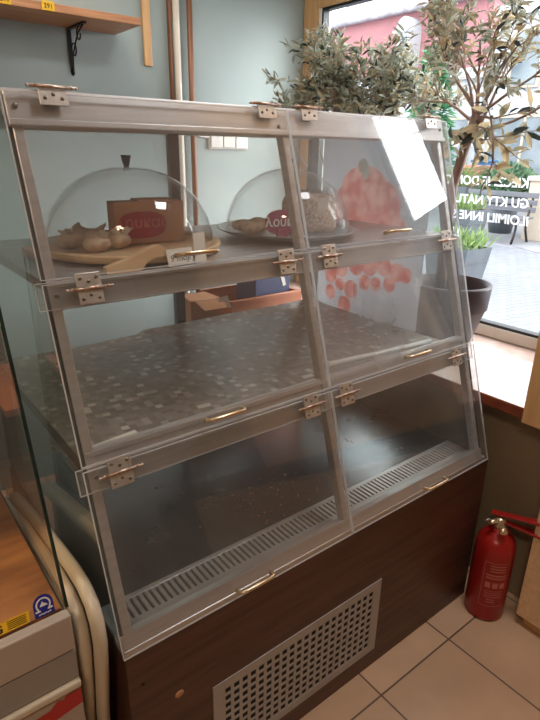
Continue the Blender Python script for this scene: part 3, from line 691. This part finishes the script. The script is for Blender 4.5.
# tall olive in the plum pot
T = potted('olive_tree', (1.755, 1.165, .74), 'tall olive tree leaning from a plum pot on the windowsill', 'olive tree')
pot(T, (1.755, 1.165), .7405, .085, .150, .268, M['pot'], .09)
mw, ml = MB(), MB(); lm = ((M['leaf_olive'], M['leaf_grey'], M['leaf_dark']), (6, 5, 1))
tr = [Vector(q) for q in ((1.775, 1.215, .96), (1.778, 1.226, 1.12), (1.78, 1.222, 1.34), (1.782, 1.196, 1.47), (1.785, 1.165, 1.575))]
mt = MB(); mt.tube(tr, [.021, .019, .017, .0165, .018], 12); mt.build('trunk', M['bark'], T)
top = tr[-1]
for k, d in enumerate(((-.15, .55, .85), (.1, .1, 1), (.0, -.30, .95), (-.2, -.55, .75), (.25, .35, .9), (-.3, .15, .95), (.1, -.75, .45), (.15, .8, .45), (-.1, -.9, .15))):
    branch_tree(mw, ml, top - Vector((0, 0, .03 * (k % 3))), Vector(d), .0062, .25, 2, lm, .042, .011, .75, keep3, 3)
# drooping branch to the right
dr = [Vector(q) for q in ((1.784, 1.17, 1.55), (1.74, 1.11, 1.565), (1.70, 1.06, 1.555), (1.68, 1.03, 1.50), (1.68, 1.02, 1.43))]
mw.tube(dr, [.005, .0045, .004, .0035, .003], 6)
for q in dr[2:]:
    for s in range(2): branch_tree(mw, ml, q, Vector((random.uniform(-.5, .5), random.uniform(-.9, .4), random.uniform(-.6, .3))), .0025, .12, 0, ((M['leaf_olive'], M['leaf_dark']), (4, 1)), .06, .021, .7, keep1)
for q in (Vector((1.78, 1.17, 1.54)), Vector((1.78, 1.18, 1.50))):
    for d in ((-.4, -.4, -.35), (-.2, -.5, -.1), (-.5, .1, -.2)): branch_tree(mw, ml, q, Vector(d), .003, .13, 0, ((M['leaf_olive'], M['leaf_dark']), (5, 1)), .055, .02, .7, keep1)
mw.build('branches', M['twig'], T); ml.build('foliage', None, T)
# bushy olive in a slate pot
T2 = potted('olive_bush', (1.80, 1.80, .74), 'bushy silver leaved olive in a slate pot at the window corner', 'olive bush')
pot(T2, (1.80, 1.80), .7405, .09, .14, .25, M['pot_grey'], .05)
mw, ml = MB(), MB(); lm2 = ((M['leaf_grey'], M['leaf_dark'], M['leaf_olive']), (8, 2, 4))
for k in range(16):
    a = 2 * PI * k / 16; yk = 1.52 + .48 * k / 15; zk = 1.50 + .10 * math.sin(k * 2.4) + (.05 if k > 6 else 0)
    s0 = Vector((1.80 + .04 * math.cos(a), 1.80 + .04 * math.sin(a), .95)); s1 = Vector((1.80 + .10 * math.cos(k * 1.9), yk, zk))
    mw.tube([s0, (s0 + s1) / 2 + Vector((.01, 0, .06)), s1], [.006, .005, .0035], 6)
    for d in ((.3 * math.cos(k * 1.9), (yk - 1.8) * .8, .8), (.0, random.uniform(-.5, .5), 1), (-.3, random.uniform(-.7, .7), .35)): branch_tree(mw, ml, s1, Vector(d), .003, .14, 2, lm2, .042, .0105, .85, keep2)
mw.build('branches', M['twig'], T2); ml.build('foliage', None, T2)

# ------------------------------------------------------------------ fire extinguisher
EX = Vector((1.480, .682, 0)); er = .0625; eh = .80
fe = thing('fire_extinguisher', EX, 'red fire extinguisher standing on floor between display case and wooden jamb', 'fire extinguisher')
m = MB(); m.lathe([(.0005, .004), (er * .8, .0), (er * .97, .006), (er, .016), (er, .30), (er * .99, .335), (er * .90, .368), (er * .70, .392), (er * .42, .405), (.024, .408), (.022, .425), (.0005, .425)], EX, 44); m.build('cylinder', M['red'], fe)
vang = math.atan2(-EX.y, -EX.x)      # the side that faces the room
m = MB()
def on_cyl(a, z, o=.0012): return Vector((EX.x + (er + o) * math.cos(a), EX.y + (er + o) * math.sin(a), z))
def strip(a0, a1, z0, z1, n=10, o=.0012):
    m.grid([[on_cyl(a0 + (a1 - a0) * k / n, z, o) for k in range(n + 1)] for z in (z0, z1)])
c0 = vang + .35
w = .62
strip(c0 - w, c0 + w, .298, .301, 16); strip(c0 - w, c0 + w, .085, .088, 16); strip(c0 - w - .03, c0 - w, .085, .301, 2); strip(c0 + w, c0 + w + .03, .085, .301, 2)
for z in (.283, .270, .257): strip(c0 - .35, c0 + .42, z, z + .006)
for z in (.236, .222): strip(c0 - .5, c0 + .5, z, z + .008, 14)
for k in (-1, 0, 1): strip(c0 + k * .36 - .13, c0 + k * .36 + .13, .178, .205, 4)
for z in (.160, .150, .140, .130): strip(c0 - .45, c0 + .45, z, z + .004, 14)
for z in (.116, .104): strip(c0 - .3, c0 + .1, z, z + .006)
m.build('label', M['label_ink'], fe)
m = MB(); m.lathe([(.0005, .425), (.020, .425), (.022, .432), (.018, .440), (.018, .462), (.013, .468), (.0005, .469)], EX, 20)
vd = Vector((-.80, .25, 0)).normalized()
m.tube([EX + Z3 * .452, EX + Z3 * .458 + vd * .045], [.010, .008], 10); m.tube([EX + Z3 * .440 + Vector((-.02, -.02, 0)), EX + Z3 * .436 + Vector((-.034, -.034, 0))], .012, 12)
m.build('valve', M['brass'], fe)
hd = Vector((.35, -1.0, 0)).normalized(); sd = Vector((1.0, .35, 0)).normalized()
def lever(z0, z1, L, back, name):
    m = MB(); a = EX + Z3 * z0 - hd * back; b_ = EX + Z3 * z1 + hd * L; d = (b_ - a).normalized(); n_ = d.cross(sd).normalized()
    m.obox((a + b_) / 2, d, sd, n_, (b_ - a).length / 2, .012, .004, None, .003); m.obox(b_ - d * .02, d, sd, n_, .03, .0135, .006, None, .004); m.build(name, M['red'], fe)
lever(.478, .498, .125, .03, 'squeeze_lever'); lever(.455, .440, .120, .0, 'carry_handle')
m = MB(); m.tube([EX + Z3 * .458 + vd * .03 , EX + Z3 * .475 + vd * .05 + hd * .0, EX + Z3 * .470 + vd * .062], .0025, 6); m.build('safety_pin', M['zinc'], fe)

for ch in fe.children:
    for v in ch.data.vertices: v.co.z *= eh

# ------------------------------------------------------------------ neighbouring counter at left
CX = .183
ct = thing('refrigerated_counter', (-.35, 1.1, 0), 'taupe glass fronted refrigerated counter with red stripe at left edge', 'counter')
CXL = -1.2
m = MB(); m.box(CXL, CX, .803, 1.42, 0.06, .670, None, .002); m.box(CXL + .03, CX - .03, .84, 1.40, 0, .06); m.build('body', M['brown_dark'], ct)
m = MB(); m.box(CXL, CX, .782, .803, .612, .690, None, .003); m.build('front_panel', M['counter_grey'], ct)
m = MB(); m.box(CXL, CX, .784, .803, .542, .609, None, .003); m.build('front_panel', M['counter_grey2'], ct)
m = MB(); m.box(CXL, CX, .776, .803, .524, .540, None, .004); m.build('bumper_rail', M['endcap'], ct)
m = MB(); m.box(CXL, CX, .786, .803, .10, .522, None, .002); pn = m.build('front_panel', M['counter_grey'], ct)
m = MB(); ys = .7852
m.face([(-.10, ys, .425), (.182, ys, .476), (.182, ys, .512), (.155, ys, .512), (.150, ys, .505), (.140, ys, .511), (.125, ys, .497), (-.10, ys, .470)])
m.build('red_stripe', M['stripe_red'], pn)
m = MB(); m.box(CXL, CX - .006, .815, 1.41, .672, .684, None, .002); m.build('deck', M['deck'], ct)
m = MB(); m.box(CXL, CX, 1.40, 1.42, .685, 1.20); m.build('rear_panel', M['brown_dark'], ct)
m = MB(); m.box(CXL, CX - .012, 1.12, 1.40, .93, .945); m.build('inner_shelf', M['orange_wood'], ct)
m = MB(); m.box(CXL, CX, 1.22, 1.43, 1.20, 1.222, None, .003); m.build('worktop', M['orange_wood'], ct)
# leaning front glass and side glass
def CF(x, z, o=0): return Vector((x, .800 + (z - .69) * .30, z)) + Vector((0, -.958, .287)) * o
m = MB(); a, b_, c_, d_ = CF(CXL, .692), CF(CX, .692), CF(CX, 1.33), CF(CXL, 1.33); m.face([a, b_, c_, d_], G['counter']); m.face([v + Vector((0, .006, 0)) for v in (d_, c_, b_, a)], G['counter'])
fg = m.build('front_glass', None, ct)
m = MB(); u = (c_ - b_).normalized(); m.obox((b_ + c_) / 2 + Vector((.0, .003, 0)), X3, u, X3.cross(u), .0025, (c_ - b_).length / 2, .004); m.build('polished_edge', M['edge_dark'], fg)
m = MB(); pts = [(CX, .83, .70), (CX, 1.40, .70), (CX, 1.40, 1.20), (CX, .985, 1.20)]; m.face(pts, G['counter']); m.build('side_glass', None, ct)
# moulded end cap: two nested rounded ribs on a side plate
RIBP = [(.86, .10), (.845, .25), (.822, .38), (.798, .50), (.783, .60), (.788, .642), (.806, .670), (.840, .684), (.90, .683), (.98, .672), (1.10, .650), (1.25, .615), (1.38, .58)]
def rib(x, off, r, name='end_rib'):
    m = MB(); P = []
    prof = RIBP
    for y, z in prof: P.append((x, y + off, z - off * .9))
    m.tube(P, r, 12); return m
e = rib(.203, .020, .0135); e.build('end_rib', M['endcap'], ct)
e = rib(.227, .0, .0135); e.build('end_rib', M['endcap'], ct)
m = MB(); pr = [(.88, .09), (.865, .25), (.842, .38), (.818, .50), (.805, .595), (.812, .632), (.84, .655), (.90, .657), (.98, .647), (1.10, .625), (1.25, .59), (1.38, .555), (1.40, .09)]
q0 = [(.187, y, z) for y, z in pr]; q1 = [(.212, y, z) for y, z in pr]; m.face(q0); m.face(q1[::-1])
for i in range(len(pr)): j = (i + 1) % len(pr); m.face((q0[j], q0[i], q1[i], q1[j]))
m.build('end_plate', M['endcap'], ct)
# stickers on the leaning glass
ax = X3; ay = Vector((0, .287, .958)); nn = Vector((0, -.958, .287))
def on_g(x, z, o=.0015): return CF(x, z, o)
m = MB(); m.face([on_g(.0, .6975), on_g(.121, .6975), on_g(.123, .7165), on_g(.0, .7165)]); ys_ = m.build('yellow_sticker', M['yellow'], ct)
text_mb('G', on_g(.066, .7005, .002), ax, ay, .019, M['ink'], bold=.0005, thick=.0002).build('letter', None, ys_)
m = MB()
for k in range(5): z = .7005 + k * .003; m.face([on_g(.087, z, .002), on_g(.117, z, .002), on_g(.117, z + .0012, .002), on_g(.087, z + .0012, .002)])
m.build('small_print', M['ink'], ys_)
m = MB(); cx_, cz_, R_ = .1465, .7165, .0165
arc = [on_g(cx_ + R_ * math.cos(a), cz_ + R_ * math.sin(a)) for a in (PI * k / 20 for k in range(21))]
m.face([on_g(cx_ - R_, .6965), on_g(cx_ + R_, .6965)] + arc); bs = m.build('blue_sticker', M['sticker_blue'], ct)
m = MB(); ri, ro = .0098, .0125
ang = [(-.22 * PI) + (1.44 * PI) * k / 24 for k in range(25)]
m.grid([[on_g(cx_ + r * math.cos(a), cz_ - .0005 + r * math.sin(a), .0022) for a in ang] for r in (ri, ro)], None, False)
for s in (-1, 1): m.face([on_g(cx_ + s * q[0], q[1], .0022) for q in ((.0065, .7085), (.0145, .7085), (.0145, .7055), (.0055, .7055))][::s])
m.face([on_g(cx_ + q[0], q[1], .0022) for q in ((-.006, .7135), (.0075, .7135), (.004, .7175), (.001, .7185), (-.001, .7225), (-.003, .7185), (-.005, .717))])
for k in range(6): m.face([on_g(cx_ - .010 + k * .0035 + q[0], .6995 + (.0006 if k % 2 else 0) + q[1], .0022) for q in ((0, 0), (.0028, .0004), (.0028, .0024), (0, .002))])
m.build('emblem', M['white'], bs)
# price card and loaf standing at the back of the counter
m = MB(); m.face([CF(.10, 1.175, -.008), CF(.182, 1.175, -.008), CF(.182, 1.205, -.008), CF(.10, 1.205, -.008)]); pc = m.build('price_card', M['paper'], ct)
text_mb('a 2zu', CF(.125, 1.183, -.0065), X3, Vector((0, .287, .958)), .022, M['ink'], shear=.3, thick=.0002).build('handwriting', None, pc)
# LED strip in the counter
ld = bpy.data.lights.new('counter_strip_light', 'AREA'); ld.shape = 'RECTANGLE'; ld.size = .9; ld.size_y = .03; ld.energy = 4.0; ld.color = (1, .72, .42)
lo = bpy.data.objects.new('counter_strip_light', ld); COL.objects.link(lo); lo.location = (-.40, 1.16, 1.18)

# ------------------------------------------------------------------ the street
m = MB(); m.box(2.16, 9.0, -8, 20, -.12, -.02, M['pave']); m.box(9.0, 40, -8, 40, -.12, -.02, M['slabs']); struct(m.build('ground', None, origin=(0, 0, 0)))
m = MB()
for a, b_ in (((9.9, 6.6), (8.6, 3.7)),):
    d = (Vector((b_[0], b_[1], 0)) - Vector((a[0], a[1], 0))); L = d.length; d.normalize(); c = Vector(((a[0] + b_[0]) / 2, (a[1] + b_[1]) / 2, -.018)); m.obox(c, d, Vector((-d.y, d.x, 0)), Z3, L / 2, .035, .004)
tag(m.build('drain_channel', M['gutter']), 'narrow grey drain channel crossing the pavement by the bench', 'drain')
# bench
bn = thing('park_bench', (9.5, 5.6, -.02), 'dark grey slatted street bench on the pavement outside', 'bench')
m = MB()
for k in range(4): m.box(9.30 + k * .11, 9.39 + k * .11, 4.95, 6.35, .40, .43, None, .004)
m.build('seat', M['bench'], bn)
m = MB()
for k in range(3): m.box(9.72 + k * .02, 9.745 + k * .02, 4.95, 6.35, .50 + k * .12, .59 + k * .12, None, .004)
m.build('backrest', M['bench'], bn)
for y in (5.05, 6.25):
    m = MB(); m.tube([(9.28, y, -.02), (9.33, y, .10), (9.36, y, .25), (9.33, y, .39), (9.5, y, .395), (9.68, y, .40), (9.74, y, .55), (9.79, y, .80)], .022, 8); m.tube([(9.66, y, .40), (9.70, y, .2), (9.82, y, -.02)], .022, 8); m.build('leg', M['iron'], bn)
# planters with grass
def planter(loc, w, d, h, label, wheels, gl):
    t = thing('street_planter', loc, label, 'planter'); x, y, z = loc; m = MB(); k = .82
    z0 = z + (.06 if wheels else 0)
    lo = [(x - w * k, y - d * k, z0), (x + w * k, y - d * k, z0), (x + w * k, y + d * k, z0), (x - w * k, y + d * k, z0)]; hi = [(x - w, y - d, z + h), (x + w, y - d, z + h), (x + w, y + d, z + h), (x - w, y + d, z + h)]
    m.face(lo[::-1])
    for i in range(4): j = (i + 1) % 4; m.face((lo[i], lo[j], hi[j], hi[i]))
    ins = [(x - w * .9, y - d * .9, z + h), (x + w * .9, y - d * .9, z + h), (x + w * .9, y + d * .9, z + h), (x - w * .9, y + d * .9, z + h)]
    for i in range(4): j = (i + 1) % 4; m.face((hi[i], hi[j], ins[j], ins[i]))
    m.face([(p[0], p[1], z + h - .03) for p in ins]); m.box(x - w * 1.0, x + w * 1.0, y - d * 1.0, y + d * 1.0, z + h * .62, z + h * .63)
    m.build('tub', M['pot_grey'], t)
    if wheels:
        for sx in (-1, 1):
            for sy in (-1, 1):
                m = MB(); m.tube([(x + sx * w * .7 - .02, y + sy * d * .7, z + .04), (x + sx * w * .7 + .02, y + sy * d * .7, z + .04)], .04, 14); m.build('castor', M['black'], t)
    m = MB()
    for q in range(170):
        px, py = x + random.uniform(-w, w) * .85, y + random.uniform(-d, d) * .85; dd = Vector((random.gauss(0, .45), random.gauss(0, .45), 1)).normalized()
        m.leaf(Vector((px, py, z + h - .03)), dd, Vector((random.uniform(-1, 1), random.uniform(-1, 1), .2)).normalized(), gl * random.uniform(.6, 1.2), .022, M['grass'])
    m.build('grass_tuft', None, t); return t
planter((8.55, 5.58, -.02), .27, .31, .60, 'dark slate planter on castors with grass beside the street bench', True, .28)
planter((5.95, 3.90, -.02), .26, .30, .42, 'low slate planter of bright grass nearest the window outside', False, .27)
planter((11.3, 7.55, -.02), .30, .34, .8, 'farther slate planter with tall grass behind the bench', True, .5)
# round bush behind the bench
rb = thing('round_bush', (10.6, 6.05, -.02), 'round clipped green bush in a tub behind the bench', 'bush')
m = MB(); m.lathe([(.0005, 0), (.22, 0), (.30, .62), (.27, .62), (.26, .55), (.0005, .55)], (10.6, 6.05, -.02), 24); m.build('tub', M['pot_grey'], rb)
m = MB()
for q in range(900):
    v = Vector((random.gauss(0, 1), random.gauss(0, 1), random.gauss(0, 1))).normalized(); p = Vector((10.6, 6.05, .86)) + Vector((v.x * .42, v.y * .50, v.z * .36)) * random.uniform(.8, 1.05)
    m.leaf(p, (v + Vector((random.uniform(-.6, .6), random.uniform(-.6, .6), random.uniform(-.2, .8)))).normalized(), v, .14, .06, M['bush'])
m.ball((10.6, 6.05, .86), .36, M['bush'], 12, (1, 1.2, .9)); m.build('foliage', None, rb)
# brick parapet, blue parasol base
m = MB(); m.box(12.2, 12.5, 6.9, 8.3, -.02, 1.14, M['brick_red'], .01); m.box(12.15, 12.55, 6.88, 8.32, 1.14, 1.20, M['brick_red'])
tag(m.build('brick_wall', None), 'low red brick wall across the pavement behind the bench', 'wall')
m = MB(); m.box(13.0, 13.6, 8.15, 8.45, -.02, 1.26, M['blue_box'], .03); m.box(12.95, 13.65, 8.12, 8.48, 1.26, 1.32, M['blue_box'], .02)
tag(m.build('street_bin', None), 'blue street bin behind the low red brick wall', 'bin')
# cream gatepost at the right
m = MB(); m.box(10.05, 10.7, 4.4, 5.30, -.02, 1.02, M['cream_wall'], .01); m.box(10.0, 10.75, 4.35, 5.34, 1.02, 1.10, M['cream_wall'], .01)
tag(m.build('gate_pillar', None), 'cream rendered pillar at right end of the street bench', 'pillar')
# pink house with roof, gutter and a white dormer
ph = thing('pink_house', (17, 16, -.02), 'pink rendered house with pale roof and white dormer across the street', 'house')
m = MB(); m.box(16.0, 22, 10.4, 19.0, -.02, 5.72); m.build('wall', M['pink'], ph)
m = MB(); m.face([(15.8, 10.2, 5.72), (15.8, 18.2, 5.72), (20.5, 16.6, 8.6), (20.5, 10.2, 8.6)]); m.face([(15.8, 18.2, 5.72), (24, 18.2, 5.72), (20.5, 16.6, 8.6)]); m.face([(15.8, 10.2, 5.66), (24, 10.2, 5.66), (24, 18.2, 5.66), (15.8, 18.2, 5.66)]); m.build('roof', M['roof'], ph)
m = MB(); m.tube([(15.76, 10.2, 5.70), (15.76, 17.2, 5.70)], .09, 8); m.build('gutter', M['gutter'], ph)
m = MB(); rowsd = []
dy0, dy1 = 12.86, 13.50
arch = [(dy0, 3.4), (dy0, 5.05)] + [((dy0 + dy1) / 2 - (dy1 - dy0) / 2 * math.cos(PI * k / 12), 5.05 + .42 * math.sin(PI * k / 12)) for k in range(1, 12)] + [(dy1, 5.05), (dy1, 3.4)]
f0 = [(15.5, y, z) for y, z in arch]; f1 = [(16.0, y, z) for y, z in arch]; m.face(f0); m.face(f1[::-1])
for i in range(len(arch)): j = (i + 1) % len(arch); m.face((f0[j], f0[i], f1[i], f1[j]))
m.box(15.44, 15.55, dy0 - .08, dy1 + .08, 5.02, 5.10); dmr = m.build('dormer', M['white_wall'], ph)
m = MB(); m.box(15.47, 15.5, dy0 + .16, dy1 - .16, 4.40, 4.92); m.build('dormer_window', M['shop_glass'], dmr)
m = MB(); gy = 13.0
m.face([(15.6, 14.6, 3.35), (15.6, 11.9, 3.35), (15.6, 13.2, 4.35)]); m.face([(15.6, 14.6, 3.35), (15.6, 13.2, 4.35), (15.6, 11.9, 3.35)]); gb = m.build('gable', M['white_wall'], ph)
m = MB()
for y in (12.75, 13.2, 13.65):
    for z in (3.55, 3.95):
        if abs(y - 13.2) + (z - 3.35) * 1.1 < 1.0: m.face([(15.57, y + q[0], z + q[1]) for q in ((-.17, 0), (0, -.19), (.17, 0), (0, .19))])
m.build('lattice', M['leaf_green'], gb)
# white shopfront below and beside the pink house
def shop(name, x0, y0, y1, h, mat, label, bays, z_s=.5, z_t=2.4):
    t = thing(name, (x0 + 1, (y0 + y1) / 2, -.02), label, 'shop'); m = MB(); m.box(x0, x0 + 1.15, y0, y1, -.02, h); m.box(x0 - .12, x0, y0, y1, h - .28, h - .06); m.build('wall', mat, t)
    w = (y1 - y0) / bays
    for k in range(bays):
        a, b_ = y0 + k * w + .22, y0 + (k + 1) * w - .22
        m = MB(); fw = .07
        m.box(x0 - .06, x0, a, b_, z_s, z_s + fw); m.box(x0 - .06, x0, a, b_, z_t - fw, z_t); m.box(x0 - .06, x0, a, a + fw, z_s, z_t); m.box(x0 - .06, x0, b_ - fw, b_, z_s, z_t); m.box(x0 - .06, x0, (a + b_) / 2 - .03, (a + b_) / 2 + .03, z_s, z_t)
        f = m.build('shop_window', M['cream_wall'], t)
        m = MB(); m.box(x0 - .03, x0 - .005, a + fw, b_ - fw, z_s + fw, z_t - fw); m.build('pane', M['shop_glass'], f)
    return t
shop('shop_row', 14.2, 9.2, 17.0, 3.6, M['white_wall'], 'white shop row below the pink house across the street', 4)
sh2 = shop('white_house', 14.2, 2.0, 9.05, 4.9, M['white_wall'], 'white two storey house at right across the street', 3)
for k in range(5):
    a = 2.5 + k * 1.3; m = MB(); m.box(14.13, 14.2, a, a + .8, 3.0, 4.3); f = m.build('upper_window', M['cream_wall'], sh2); m = MB(); m.box(14.10, 14.13, a + .07, a + .73, 3.07, 4.23); m.build('pane', M['shop_glass'], f)
# conifer in the street, behind the case
cf_ = thing('conifer_tree', (12.35, 9.40, -.02), 'feathery green conifer standing in the street left of olive trunk', 'tree')
m = MB(); m.tube([(12.35, 9.40, -.02), (12.35, 9.40, 3.7)], [.09, .02], 8); m.build('trunk', M['bark'], cf_)
m = MB()
for q in range(1900):
    z = random.uniform(1.1, 3.85); R = .66 * (1 - (z - 1.0) / 3.0) + .06; a = random.uniform(0, 2 * PI); rr = R * random.uniform(.3, 1.0); p = Vector((12.35 + rr * math.cos(a), 9.40 + rr * math.sin(a), z))
    m.leaf(p, Vector((math.cos(a), math.sin(a), random.uniform(-.4, .5))).normalized(), Vector((random.uniform(-.4, .4), random.uniform(-.4, .4), 1)).normalized(), random.uniform(.18, .34), .075, M['leaf_green'])
m.build('foliage', None, cf_)

# ------------------------------------------------------------------ light
w = bpy.data.worlds.new('sky'); S.world = w; w.use_nodes = True; nt = w.node_tree; nt.nodes.clear()
out = N(nt, 'ShaderNodeOutputWorld'); bg = N(nt, 'ShaderNodeBackground')
tc = N(nt, 'ShaderNodeTexCoord'); dt = N(nt, 'ShaderNodeVectorMath', operation='DOT_PRODUCT')
gd = Vector((.78, -.50, .36)).normalized(); dt.inputs[1].default_value = gd
nt.links.new(tc.outputs['Generated'], dt.inputs[0])
mr = N(nt, 'ShaderNodeMapRange', interpolation_type='SMOOTHSTEP'); mr.inputs['From Min'].default_value = .86; mr.inputs['From Max'].default_value = .985; mr.inputs['To Min'].default_value = 5.6; mr.inputs['To Max'].default_value = 18.0
nt.links.new(dt.outputs['Value'], mr.inputs['Value']); nt.links.new(mr.outputs['Result'], bg.inputs['Strength'])
nz = N(nt, 'ShaderNodeTexNoise'); nz.inputs['Scale'].default_value = 2.5; rp = N(nt, 'ShaderNodeValToRGB'); rp.color_ramp.elements[0].color = (.86, .93, 1, 1); rp.color_ramp.elements[1].color = (1, 1, 1, 1)
nt.links.new(tc.outputs['Generated'], nz.inputs['Vector']); nt.links.new(nz.outputs['Fac'], rp.inputs['Fac']); nt.links.new(rp.outputs['Color'], bg.inputs['Color'])
nt.links.new(bg.outputs['Background'], out.inputs['Surface'])
def area(name, loc, rot, sx, sy, e, col):
    l = bpy.data.lights.new(name, 'AREA'); l.shape = 'RECTANGLE'; l.size = sx; l.size_y = sy; l.energy = e; l.color = col
    o = bpy.data.objects.new(name, l); COL.objects.link(o); o.location = loc; o.rotation_euler = rot; return o
area('ceiling_fill', (-.9, -.5, 2.70), (0, 0, 0), .4, .4, 23, (1, .78, .56))  # unseen warm fill added for the room's ambient light
area('ceiling_fill', (1.28, .50, 2.70), (0, 0, 0), .4, .4, 20, (.92, .96, 1))  # unseen cool fill, added to whiten the steel on the right
area('ceiling_fill', (.4, 1.75, 2.70), (0, 0, 0), .9, .4, 13, (1, .92, .82))  # unseen fill at ceiling height behind the case

# ------------------------------------------------------------------ camera
cam = bpy.data.cameras.new('camera'); co = bpy.data.objects.new('camera', cam); COL.objects.link(co); S.camera = co
cam.sensor_fit = 'HORIZONTAL'; cam.sensor_width = 36.0; cam.lens = 546.887 * 36 / 540; cam.clip_start = .02
r_ = Vector((.7902322344, -.6126072633, .0156638616)); d_ = Vector((-.2074144666, -.2914314975, -.9338345256)); f_ = Vector((.5766387558, .7346972323, -.3573621723))
mt_ = Matrix((r_, -d_, -f_)).transposed().to_4x4(); mt_.translation = Vector((0, 0, 1.45)); co.matrix_world = mt_
